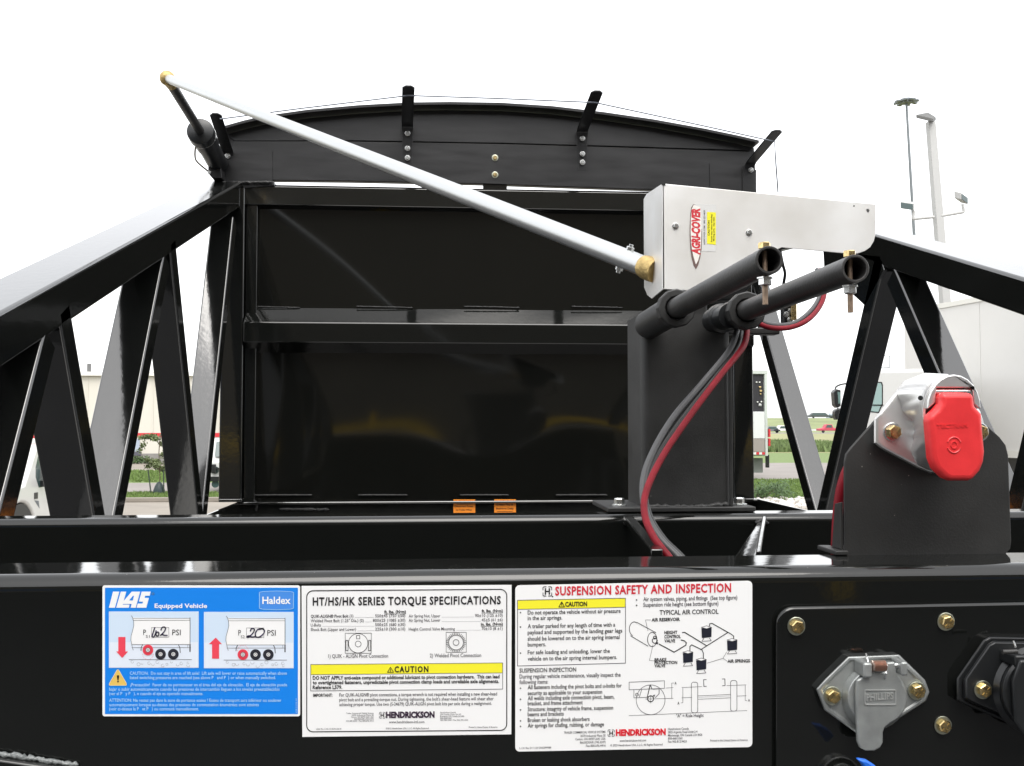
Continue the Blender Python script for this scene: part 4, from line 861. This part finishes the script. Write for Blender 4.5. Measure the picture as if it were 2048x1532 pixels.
# white stones along the lot's edge
b = MB()
for _ in range(1500):
    x, y = random.uniform(aty(1480, 1000, 29).x - 3, aty(1680, 1000, 29).x + 3), random.uniform(yg_(1560, 1018), yg_(1560, 999)); r = random.uniform(.03, .09)
    b.ball((x, y, r * .5), r, 5, 3, sc=(random.uniform(.7, 1.3), random.uniform(.7, 1.3), random.uniform(.5, .9)))
tag(obj('gravel', b, mat('pale stones', (.55, .52, .48), .9, var=.35, vscale=3), smooth=0), 'pale landscaping stones between lot and lawn', 'gravel', kind='stuff')
# embankment of the highway
b = MB(); b.add([(-600, 250, 0), (700, 250, 0), (700, 330, 4.2), (-600, 330, 4.2), (-600, 900, 4.2), (700, 900, 4.2)], [[0, 1, 2, 3], [3, 2, 5, 4]])
tag(obj('embankment', b, mat('embankment grass', (.17, .20, .085), .95, var=.2, vscale=.08), smooth=0), kind='structure')
sheet('highway', [(-600, 222), (700, 222), (700, 246), (-600, 246)], .02, asph)
b = MB(); b.box((-600, 247, .45), (700, 247.2, .9)); b_ = tag(obj('guard_rail', b, mat('guard rail', (.5, .52, .5), .6)), 'long pale guard rail along the far highway', 'guard rail')
# ------------------------------------------------ shrub and sapling
def leafball(b, c, rad, n, s, flat_=1):
    for _ in range(n):
        d = V((random.gauss(0, 1), random.gauss(0, 1), random.gauss(0, 1))).normalized() * random.random() ** .4
        p = V(c) + V((d.x * rad[0], d.y * rad[1], d.z * rad[2])); a = V((random.gauss(0, 1), random.gauss(0, 1), random.gauss(0, 1))).normalized(); e = a.orthogonal().normalized()
        b.add([p - a * s, p + e * s * .45, p + a * s, p - e * s * .45], [[0, 1, 2, 3]])
leaf = mat('leaves', (.05, .095, .025), .6, var=.4, vscale=4)
leaf2 = mat('sapling leaves', (.10, .13, .045), .6, var=.4, vscale=4)
bark = mat('bark', (.12, .09, .06), .9)
p = atz(1525, 1000, 0)
SH = thing('shrub', 'low spreading green shrub on the lawn right of the bulkhead', 'shrub', (p.x, p.y, 0))
b = MB()
for k in range(26):
    c = (p.x + random.uniform(-.7, .85), p.y + random.uniform(-.3, .5), random.uniform(.10, .46)); leafball(b, c, (.26, .26, .12), 46, .05)
obj('foliage', b, leaf, SH, flat=True, smooth=0)
b = MB()
for k in range(7): b.tube([(p.x, p.y + .1, 0), (p.x + random.uniform(-.6, .7), p.y + random.uniform(-.2, .4), random.uniform(.2, .45))], [.02, .006], 5)
obj('stem', b, bark, SH)
p = atz(318, 989, 0)
SA = thing('sapling', 'thin young staked tree with dark watering bag on the left lawn', 'tree', (p.x, p.y, 0))
zt = aty(318, 868, p.y).z
b = MB(); b.tube(spline([(p.x, p.y, 0), (p.x + .02, p.y, .7), (p.x - .02, p.y, 1.3), (p.x + .02, p.y, zt)]), .014, 8)
br = []
for k in range(22):
    z = random.uniform(.6, zt - .1); a = random.uniform(0, 2 * math.pi); l = random.uniform(.25, .6) * (1.15 - .35 * z / zt); q = [(p.x, p.y, z), (p.x + math.cos(a) * l * .5, p.y + math.sin(a) * l * .5, z + l * .35), (p.x + math.cos(a) * l, p.y + math.sin(a) * l, z + l * .25)]
    if k < 2: l = .65; q = [(p.x, p.y, zt - .35 + k * .1), (p.x - .3, p.y, zt - .05), (p.x - .62, p.y, zt - .12 - k * .4)]
    b.tube(spline(q), .005, 5); br.append(q)
obj('trunk', b, bark, SA)
b = MB()
for q in br:
    for t in range(9):
        u = .35 + .65 * t / 8; c = V(q[1]).lerp(V(q[2]), u) if u > .5 else V(q[0]).lerp(V(q[1]), u * 2); leafball(b, c, (.10, .10, .09), 9, .05)
obj('crown', b, leaf2, SA, flat=True, smooth=0)
obj('watering_bag', MB().lathe((p.x, p.y, 0), (0, 0, 1), [(.17, 0), (.18, .12), (.13, .27), (.07, .37), (.03, .40)], 14), mat('dark green bag', (.015, .03, .03), .5, bump=.3, bscale=12), SA)
for px0, py0, px1, py1 in ((296, 939, 303, 987), (327, 939, 328, 986)):
    obj('stake', MB().cyl(aty(px0, py0, p.y - .1), aty(px1, py1, p.y - .1) + V((0, 0, -.1)), .02, n=8), mat('green stake', (.03, .045, .03), .6), SA)
# ------------------------------------------------ low warehouse on the left
yb3 = yg_(320, 926)
def zz(py, y, px=300): return aty(px, py, y).z
xw0, xw1 = aty(130, 800, yb3).x - 30, aty(450, 800, yb3).x + 12
WH = thing('warehouse', 'long cream warehouse with a red stripe beyond the left truss', 'building', ((xw0 + xw1) / 2, yb3, 0))
zb1, zs0, zs1, zr = zz(907, yb3), zz(874, yb3), zz(866, yb3), zz(752, yb3)
b = MB(); b.box((xw0, yb3, zb1), (xw1, yb3 + 25, zr)); obj('wall', b, wwall, WH)
b = MB(); b.box((xw0, yb3 - .05, 0), (xw1, yb3 + 25, zb1 - .002)); obj('masonry_base', b, mat('grey block', (.22, .21, .20), .9, var=.15, vscale=1), WH)
b = MB(); b.box((xw0, yb3 - .04, zs0), (xw1, yb3 - .002, zs1)); obj('red_stripe', b, redp, WH)
b = MB(); b.box((xw0 - .1, yb3 - .25, zr + .002), (xw1 + .1, yb3 + 25.1, zr + .22)); obj('roof_edge', b, mat('roof trim', (.7, .69, .65), .5), WH)
for px0, px1, py0, py1 in ((262, 279, 878, 903), (440, 470, 878, 903)):
    a, c = aty(px0, py0, yb3 - .04), aty(px1, py1, yb3 - .04); b = MB(); b.box((a.x, yb3 - .06, c.z), (c.x, yb3 - .003, a.z)); wdw = obj('window', b, mat('pale window', (.35, .40, .48), .1), WH)
    b = MB(); b.box((a.x - .1, yb3 - .12, c.z - .22), (c.x + .1, yb3 - .062, c.z - .02)); obj('sill', b, mat('dark sill', (.08, .08, .1), .6), wdw)
xs = [x for x in [xw0 + 1.2 * k for k in range(int((xw1 - xw0) / 1.2))]]
b = MB()
for x in xs: b.box((x, yb3 - .03, zs1 + .02), (x + .06, yb3 - .004, zr - .02))
obj('siding_ribs', b, wwall, WH, kind='stuff')
for px in (178, 205):
    a = aty(px, 750, yb3 + .5); obj('roof_pipe', MB().cyl((a.x, yb3 + .5, zr), (a.x, yb3 + .5, zz(727 if px == 178 else 745, yb3)), .12 if px == 178 else .07, n=10), mat('dark pipe', (.12, .12, .12), .6), WH)
for px in (260, 272, 290, 350):
    a = aty(px, 922, yb3 - 1.2); SB = thing('foundation_shrub', {260: 'yellowish shrub at the warehouse base under the window', 272: 'small green shrub right of the yellowish one by the warehouse', 290: 'grey green shrub in the middle of the warehouse base', 350: 'shrub at the warehouse base behind the sapling'}[px], 'shrub', (a.x, yb3 - 1.2, 0), 'shrubs along the warehouse')
    b = MB(); leafball(b, (a.x, yb3 - 1.2, .22), (.38, .3, .24), 200, .07); obj('foliage', b, leaf2 if px == 260 else leaf, SB, flat=True, smooth=0)
# ------------------------------------------------ vehicles: helpers
def wheel(p, r, wd, parent, ax=(1, 0, 0), name='wheel'):
    a = V(ax); t = obj(name, MB().lathe(V(p) - a * wd / 2, a, [(r * .6, 0), (r * .95, 0), (r, wd * .15), (r, wd * .85), (r * .95, wd), (r * .6, wd)], 28), tyre, parent)
    obj('rim', MB().lathe(V(p) - a * wd * .47, a, [(r * .58, 0), (r * .6, .02), (r * .3, wd * .3), (r * .2, wd * .94)], 20), steel, t); return t
# white service pickup on the left, nose towards us
xs_ = aty(56, 1030, 16).x
PU = thing('pickup_truck', 'white pickup with an orange beacon on its roof behind the left truss', 'pickup', (xs_ - .95, 17.5, 0))
prof = [(14.75, .55), (14.72, 1.0), (14.85, 1.16), (15.4, 1.24), (15.85, 1.28), (16.26, 1.81), (16.45, 1.89), (18.1, 1.90), (18.35, 1.84), (18.5, 1.36), (20.5, 1.36), (20.55, .6), (19.5, .55)]
def arch_(cy, r): return [(cy + r * math.cos(R(a)), .42 + r * math.sin(R(a))) for a in range(20, 161, 14)]
prof += [(y, z) for y, z in arch_(19.0, .48)] + [(16.6, .50)] + [(y, z) for y, z in arch_(15.75, .58)]
obj('body', MB().prism([(xs_, y, z) for y, z in prof], (-1.9, 0, 0)), wpaint, PU, bevel=.05, seg=3)
obj('side_window', MB().prism([(xs_ + .003, y, z) for y, z in [(16.27, 1.36), (16.26, 1.52), (16.36, 1.72), (16.50, 1.80), (17.15, 1.81), (17.15, 1.20), (16.40, 1.19)]], (-.02, 0, 0)), glass, PU)
obj('side_window', MB().prism([(xs_ + .003, y, z) for y, z in [(17.26, 1.21), (17.26, 1.81), (18.1, 1.81), (18.3, 1.25)]], (-.02, 0, 0)), glass, PU)
obj('windshield', MB().prism([(xs_ - .12, 15.89, 1.335), (xs_ - .16, 16.22, 1.765), (xs_ - 1.74, 16.22, 1.765), (xs_ - 1.78, 15.89, 1.335)], (0, -.02, .012)), glass, PU)
mir = obj('mirror', MB().box((xs_ + .03, 16.44, 1.30), (xs_ + .15, 16.52, 1.50)), wpaint, PU, bevel=.03); obj('mirror_arm', MB().box((xs_ - .01, 16.45, 1.20), (xs_ + .14, 16.50, 1.298)), plastic, mir)
for cy in (15.75, 19.0): wheel((xs_ - .16, cy, .40), .40, .26, PU)
for cy in (15.75, 19.0): wheel((xs_ - 1.74, cy, .40), .40, .26, PU)
obj('arch_liner', MB().cyl((xs_ - .02, 15.75, .42), (xs_ - .35, 15.75, .42), .57, n=28), rubber, PU)
obj('badge', MB().box((xs_ - .002, 16.22, 1.02), (xs_ + .006, 16.36, 1.12)), plastic, PU)
obj('badge', MB().prism([(xs_ + .004, y, z) for y, z in [(16.24, 1.0), (16.40, .98), (16.44, .86), (16.38, .90)]], (-.01, 0, 0)), steel, PU)
obj('grille', MB().box((xs_ - 1.5, 14.70, .75), (xs_ - .4, 14.74, 1.08)), plastic, PU)
for x in (xs_ - .36, xs_ - 1.85): obj('headlight', MB().box((x, 14.70, .84), (x + .3, 14.76, 1.06)), glass, PU, bevel=.02)
p = aty(69, 876, 16.75)
bc = obj('beacon_base', MB().lathe((p.x, 16.75, 1.897), (0, 0, 1), [(.12, 0), (.12, .05), (.10, .07)], 18), wpaint, PU)
obj('beacon', MB().lathe((p.x, 16.75, 1.968), (0, 0, 1), [(.085, 0), (.085, .10), (.04, .15)], 18), redp, bc)
# sliver of a white truck nose left of the corner post
x0 = aty(419, 900, 33).x + 1.3; x1 = x0 + .9
TK = thing('parked_truck', 'white truck front seen as a sliver beside the left corner post', 'truck', ((x0 + x1) / 2, 34, 0))
zt2 = zz(880, 33)
obj('cab', MB().prism([(x0 - 1.3, y, z) for y, z in [(33, .45), (33, 1.0), (33.15, 1.1), (33.35, 1.65), (33.6, zt2 + .05), (36, zt2 + .05), (36, .45)]], (x1 - x0 + 1.5, 0, 0)), wpaint, TK, bevel=.05)
obj('windshield', MB().prism([(x0 - 1.15, 33.10, 1.14), (x0 - 1.15, 33.33, 1.62), (x1 + .08, 33.33, 1.62), (x1 + .08, 33.10, 1.14)], (0, -.03, 0)), glass, TK)
obj('bumper', MB().box((x0 - 1.35, 32.85, .35), (x1 + .25, 33.0, .5)), plastic, TK)
for px, py in ((431, 940), (431, 968)): q = aty(px, py, 32.97); obj('lamp', MB().lathe(q, (0, -1, 0), [(.12, 0), (.12, .04)], 14), glass, TK)
q = aty(427, 938, 32.7); obj('mirror', MB().box((q.x - .1, 32.8, q.z - .15), (q.x + .05, 32.9, q.z + .15)), plastic, TK, bevel=.03); obj('mirror_arm', MB().box((q.x, 32.84, q.z - .03), (q.x + .5, 32.88, q.z + .03)), plastic, TK)
for x in (x0 - .9, x1 - .1): wheel((x, 34.2, .42), .42, .28, TK)
# ------------------------------------------------ refuse of the right side: box truck seen from behind
yt = yg_(1525, 962)
def tb(px0, py0, px1, py1, y=yt): a, c = aty(px0, py0, y), aty(px1, py1, y); return a.x, c.z, c.x, a.z
BT = thing('box_truck', 'white box truck seen from behind at the right bulkhead edge', 'truck', (aty(1500, 960, yt).x, yt + 3, 0))
a0, a1, a2, a3 = tb(1430, 740, 1536, 912)
b = MB(); b.box((a0, yt + .12, a1), (a2, yt + 8, a3)); obj('cargo_box', b, mat('pale box', (.62, .64, .62), .5), BT, bevel=.02)
for q in ((1430, 740, 1536, 748), (1529, 748, 1536, 912), (1430, 748, 1437, 912)): c = tb(*q); b = MB(); b.box((c[0], yt, c[1]), (c[2], yt + .119, c[3])); obj('rear_frame', b, mat('pale frame', (.45, .48, .45), .6), BT, bevel=.01)
c = tb(1437.2, 748.3, 1528.8, 823); b = MB(); b.box((c[0], yt + .08, c[1]), (c[2], yt + .118, c[3])); obj('opening_shade_panel', b, mat('painted interior shade', (.015, .014, .018), .7), BT)  # solid panel; the open interior's shade is put into its dark colour
for px, py, m, r in ((1513, 764.5, wpaint, 1.6), (1519, 764.5, wpaint, 1.6), (1515, 804, wpaint, 1.6), (1522.5, 803.5, wpaint, 1.6), (1520, 774.5, brass, 2.2), (1521.5, 782, brass, 2.4), (1521, 788, brass, 1.5), (1520, 810, zinc, 3)):
    q = aty(px, py, yt + .06); obj('fitting', MB().box((q.x - r * yt / F, yt + .03, q.z - r * yt / F * .8), (q.x + r * yt / F, yt + .078, q.z + r * yt / F * .8)), m, BT, bevel=.01)
c = tb(1437, 823.3, 1529, 877); b = MB(); b.box((c[0], yt - .05, c[1]), (c[2], yt + .07, c[3])); obj('tail_lift', b, mat('aluminium plate', (.62, .63, .63), .5, .3), BT, bevel=.01)
c = tb(1437, 877.3, 1529, 904); b = MB(); b.box((c[0], yt - .04, c[1]), (c[2], yt + .07, c[3])); obj('tail_plate', b, mat('taupe plate', (.26, .23, .21), .7), BT, bevel=.01)
for k in range(16):
    px = 1438 + k * 5.7; c = tb(px, 904.4, px + 5.4, 909); b = MB(); b.box((c[0], yt - .045, c[1]), (c[2], yt + .02, c[3])); obj('reflector', b, redp if k % 2 else wpaint, BT)
for q in ((1537, 858, 1540.5, 874), (1537, 877, 1540.5, 892)): c = tb(*q); b = MB(); b.box((c[0], yt - .03, c[1]), (c[2], yt + .1, c[3])); obj('tail_light', b, redp, BT)
c = tb(1517, 917, 1536, 947); b = MB(); b.box((c[0], yt + .6, c[1]), (c[2], yt + .63, c[3])); obj('mudflap', b, mat('grey flap', (.20, .21, .20), .8), BT)
c = tb(1539, 910, 1544, 936); b = MB(); b.box((c[0], yt + .3, c[1]), (c[2], yt + .5, c[3])); obj('side_step', b, plastic, BT)
for px in (1447, 1508): q = aty(px, 945, yt); wheel((q.x, yt + 1.4, .48), .48, .3, BT)
for x in (a0 + .4, a2 - .4): wheel((x, yt + 6.8, .48), .48, .3, BT)
# ------------------------------------------------ white van trailer and tractor on the right
q0, q1 = atz(1870, 609, 4.1), atz(2048, 577, 4.1); dv = (q1 - q0).normalized(); nv = V((-dv.y, dv.x, 0)); nv = nv if nv.y > 0 else -nv
e0, e1 = q0 - dv * .8, q0 + dv * 9
WT = thing('van_trailer', 'big plain white van trailer parked at the right edge', 'trailer', (e0 + e1) / 2 + V((0, 0, -4.1)))
zf = 2.2 - (902 - 848) * 14 / F; wtm = mat('white trailer skin', (.62, .61, .585), .45, var=.02, vscale=2)
def vbox(t0, t1, n0, n1, z0_, z1_): 
    a = e0 + dv * t0 + nv * n0; c = e0 + dv * t1 + nv * n0; w_ = nv * (n1 - n0)
    return MB().prism([V((p.x, p.y, z0_)) for p in (a, c, c + w_, a + w_)], (0, 0, z1_ - z0_))
obj('trailer_box', vbox(0, 9.8, 0, 2.5, zf, 4.02), wtm, WT)
obj('top_rail', vbox(-.02, 9.82, -.02, 2.52, 4.022, 4.1), mat('rail', (.66, .65, .60), .5), WT)
obj('bottom_rail', vbox(-.02, 9.82, -.02, 2.52, zf - .10, zf - .002), mat('rail', (.66, .65, .60), .5), WT)
for k in range(8): obj('panel_seam', vbox(.6 + 1.2 * k, .62 + 1.2 * k, -.006, -.001, zf + .02, 4.0), wtm, WT)
obj('chassis', vbox(1, 9.6, .7, 1.8, zf - .45, zf - .11), plastic, WT)
obj('side_skirt', vbox(1.5, 9.0, .25, .30, zf - 1.2, zf - .40), mat('grey skirt', (.45, .45, .44), .6), WT)
for t in (7.4, 8.7):
    for n in (.2, 2.3): wheel(e0 + dv * t + nv * n + V((0, 0, -4.1 + .5)), .5, .35, WT, ax=nv)
# tractor
yc = 13.2; X0 = aty(1700, 800, yc).x; X1 = aty(1880, 800, yc).x; zc = zz(741, yc, 1760)
TC = thing('tractor_cab', 'white truck cab with black side mirror in front of the van trailer', 'truck', ((X0 + X1) / 2, yc, 0))
def cp(x, y): return aty(x, y, yc)
cabp = [(1699, 960), (1700, 870), (1712, 770), (1724, 748), (1752, 739), (1900, 736), (1900, 960)]
obj('cab', MB().prism([cp(x, y) for x, y in cabp], (.78, 1.6, 0)), wpaint, TC, bevel=.05, seg=3)
wn = [(1720, 822), (1730, 770), (1744, 763), (1764, 764), (1766, 770), (1766, 808), (1758, 826)]
obj('window_seal', MB().prism([aty(x, y, yc - .004) for x, y in wn], (0, .02, 0)), rubber, TC)
obj('side_window', MB().prism([aty(1742 + (x - 1742) * .9, 795 + (y - 795) * .93, yc - .008) for x, y in wn], (0, .02, 0)), mat('green glass', (.30, .42, .40), .05), TC)
c = cp(1720, 813); obj('window_bar', MB().box((aty(1722, 811, yc).x, yc - .014, aty(1740, 811, yc).z), (aty(1766, 811, yc).x, yc - .005, aty(1740, 809, yc).z)), rubber, TC)
mr = obj('mirror', MB().prism([aty(x, y, yc - .3) for x, y in [(1668, 784), (1673, 778), (1682, 780), (1682, 812), (1676, 816), (1670, 810)]], (0, .12, 0)), plastic, TC, bevel=.01)
obj('mirror_glass', MB().prism([aty(x, y, yc - .302) for x, y in [(1675, 783), (1681, 785), (1681, 806), (1677, 808)]], (0, .003, 0)), mat('mirror glass', (.25, .4, .38), .05, .5), mr)
obj('lower_mirror', MB().prism([aty(x, y, yc - .3) for x, y in [(1670, 822), (1674, 818), (1681, 819), (1680, 838), (1673, 840), (1670, 832)]], (0, .10, 0)), plastic, TC, bevel=.01)
obj('mirror_arm', MB().tube(spline([aty(1671, 780, yc - .25), aty(1672, 774, yc - .22), aty(1682, 769, yc - .15), aty(1702, 766, yc)]), .012, 8), plastic, TC)
obj('mirror_arm', MB().tube([aty(1675, 818, yc - .22), aty(1704, 822, yc)], .014, 8), plastic, TC)
obj('roof_rack', MB().tube([aty(1740, 737, yc), aty(1779, 735, yc), aty(1779, 712, yc), aty(1740, 711, yc)], .008, 6), steel, TC)
wheel((cp(1760, 900).x, yc + .2, .5), .5, .32, TC, ax=(0, 1, 0))
# ------------------------------------------------ lamp poles
ya = 19.0; LP = thing('light_pole', 'pale square pole with a top lamp and two floodlights on side arms', 'lamp post', V((aty(1888, 600, ya).x + .1, ya, 0)))
t0, t1 = aty(1893, 640, ya), aty(1861, 244, ya); dr = (t0 - t1); tb_ = t1 + dr * ((t1.z) / (t1.z - t0.z)); hw = .074
b = MB(); b.add([tb_ + V(q) for q in ((-.1, -.1, 0), (.1, -.1, 0), (.1, .1, 0), (-.1, .1, 0))] + [t1 + V(q) for q in ((-hw, -hw, 0), (hw, -hw, 0), (hw, hw, 0), (-hw, hw, 0))], [[3, 2, 1, 0], [4, 5, 6, 7], [0, 1, 5, 4], [1, 2, 6, 5], [2, 3, 7, 6], [3, 0, 4, 7]])
obj('pole', b, polew, LP, bevel=.01)
hd_ = [aty(x, y, yy_) for x, y, yy_ in ((1832, 236, ya - .25), (1866, 244, ya - .25), (1872, 241, ya + .25), (1856, 231, ya + .25))]
obj('lamp_head', MB().prism(hd_, (0, 0, .07)), mat('shaded lamp housing', (.09, .09, .085), .6), LP, bevel=.01)  # shade of the underside is put into the whole head's colour
obj('lamp_neck', MB().cyl(t1 + V((0, 0, -.12)), t1 + V((-.02, 0, .02)), .04, n=10), steel, LP)
for sx, px, py, ex, ey in ((-1, 1868, 434, 1826, 438), (1, 1882, 432, 1928, 424)):
    a, c = aty(px, py, ya - .06), aty(ex, ey, ya - .06); arm_ = obj('side_arm', MB().cyl(a, c, .03, n=10), polew, LP)
    h_ = aty(ex + (2 if sx < 0 else -3), ey - 16, ya - .06); obj('arm_post', MB().cyl(c, h_, .03, n=10), polew, LP)
    fl_ = MB(); u = V((sx * .45, -.75, -.35)).normalized(); v_ = V((.8, .5 * sx, -.25)).normalized()
    cc = aty(1814, 412, ya - .1) if sx < 0 else aty(1929, 397, ya - .1)
    fl_.prism([cc + v_ * .13 + V((0, 0, .07)), cc + v_ * .13 - V((0, 0, .07)), cc - v_ * .13 - V((0, 0, .07)), cc - v_ * .13 + V((0, 0, .07))], u * -.16)
    fd = obj('floodlight', fl_, polew, LP, bevel=.01)
    fg = MB(); fg.prism([cc + u * .004 + v_ * .115 + V((0, 0, .055)), cc + u * .004 + v_ * .115 - V((0, 0, .055)), cc + u * .004 - v_ * .115 - V((0, 0, .055)), cc + u * .004 - v_ * .115 + V((0, 0, .055))], u * .006); obj('lens', fg, glass, fd)
ym = 120.0; m0, m1 = aty(1830, 500, ym), aty(1812.5, 202, ym); md_ = m0 - m1; mb0 = m1 + md_ * (m1.z / (m1.z - m0.z))
HM = thing('high_mast', 'thin grey high mast with a ring of lamps on top', 'lamp post', V((mb0.x, ym, 0)))
obj('mast', MB().lathe(mb0, m1 - mb0, [(.28, 0), (.14, (m1 - mb0).length)], 14), steel, HM)
obj('lamp_ring', MB().lathe(m1 + V((0, 0, -.3)), (0, 0, 1), [(.7, 0), (.75, .1), (.7, .55), (.3, .6)], 16), steel, HM)
for k in range(8):
    a = 2 * math.pi * k / 8 + .2; c = m1 + V((math.cos(a) * 1.15, math.sin(a) * 1.15, -.2)); e = V((math.cos(a), math.sin(a), -.15)); s_ = V((-math.sin(a), math.cos(a), 0)) * .28
    obj('mast_lamp', MB().prism([c - e * .4 - s_, c + e * .35 - s_, c + e * .35 + s_, c - e * .4 + s_], (0, 0, .22)), steel, HM, bevel=.03)
# ------------------------------------------------ traffic on the far highway
def farcar(px, py, ln, ht, m, label, y=236, z=.03, roof=(.25, .35, .75, .9)):
    c = aty(px, py, y); t = thing('distant_car', label, 'car', (c.x, y, z), 'cars on the far highway'); h = ht
    P = [(0, .25 * h), (.0, .5 * h), (roof[0] * ln, .58 * h), (roof[1] * ln, h), (roof[2] * ln, h), (roof[3] * ln, .58 * h), (ln, .52 * h), (ln, .25 * h)]
    obj('body', MB().prism([(c.x - ln / 2 + x, y, z + zz_) for x, zz_ in P], (0, 1.8, 0)), m, t, bevel=.12)
    obj('window', MB().prism([(c.x - ln / 2 + x, y - .012, z + zz_) for x, zz_ in [(roof[0] * ln + .35, .60 * h), (roof[1] * ln + .15, .93 * h), (roof[2] * ln - .15, .93 * h), (roof[3] * ln - .35, .60 * h)]], (0, .02, 0)), glass, t)
    for x in (.2, .8): wheel((c.x - ln / 2 + x * ln, y + .12, z + .36), .36, .22, t, ax=(0, 1, 0))
farcar(1660, 855, 5.6, 2.1, mat('far red', lin((170, 60, 75)), .5), 'red pickup on the far highway', z=.03, roof=(.25, .35, .6, .66))
farcar(1566, 858, 4.8, 1.8, wpaint, 'white car on the far highway beside the right diagonal')
farcar(1543, 858, 4.6, 1.6, mat('far grey', (.12, .13, .14), .5), 'grey car on the far highway behind the box truck')
farcar(1645, 832, 11, 2.0, mat('far dark', (.05, .06, .06), .5), 'long dark vehicle on top of the far embankment', y=345, z=4.2, roof=(.1, .2, .6, .7))
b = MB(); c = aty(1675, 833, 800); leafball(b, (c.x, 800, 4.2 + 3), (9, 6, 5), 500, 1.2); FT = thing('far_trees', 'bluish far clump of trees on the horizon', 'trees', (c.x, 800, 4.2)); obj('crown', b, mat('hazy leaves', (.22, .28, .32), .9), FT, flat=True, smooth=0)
# ------------------------------------------------ the building behind the viewer, seen mirrored in the black paint
SP = thing('workshop', 'brown workshop mirrored in the glossy black bulkhead', 'building', (0, -13, 0))
b = MB(); b.box((-45, -32, 0), (45, -13, 9.6)); obj('wall', b, mat('brown siding', (.10, .088, .07), .8, var=.15, vscale=.4), SP)
b = MB(); b.box((-14, -10.2, 1.72), (10, -10.1, 1.87)); yr = obj('yellow_rail', b, mat('safety yellow', (.80, .52, .02), .5), SP)
for x in (-13, -7, -1, 5, 9.6): b = MB(); b.box((x, -10.35, 0), (x + .15, -10.202, 2.1)); obj('rail_post', b, mat('safety yellow', (.80, .52, .02), .5), yr)
for x in (-15, -9, 8): b = MB(); b.box((x, -12.998, 1.4), (x + 3.6, -12.93, 5.4)); obj('overhead_door', b, mat('blue door', (.03, .09, .22), .5), SP)
b = MB(); b.box((-45.2, -32.2, 9.602), (45.2, -12.6, 10.0)); obj('roof_edge', b, mat('dark trim', (.05, .05, .05), .6), SP)
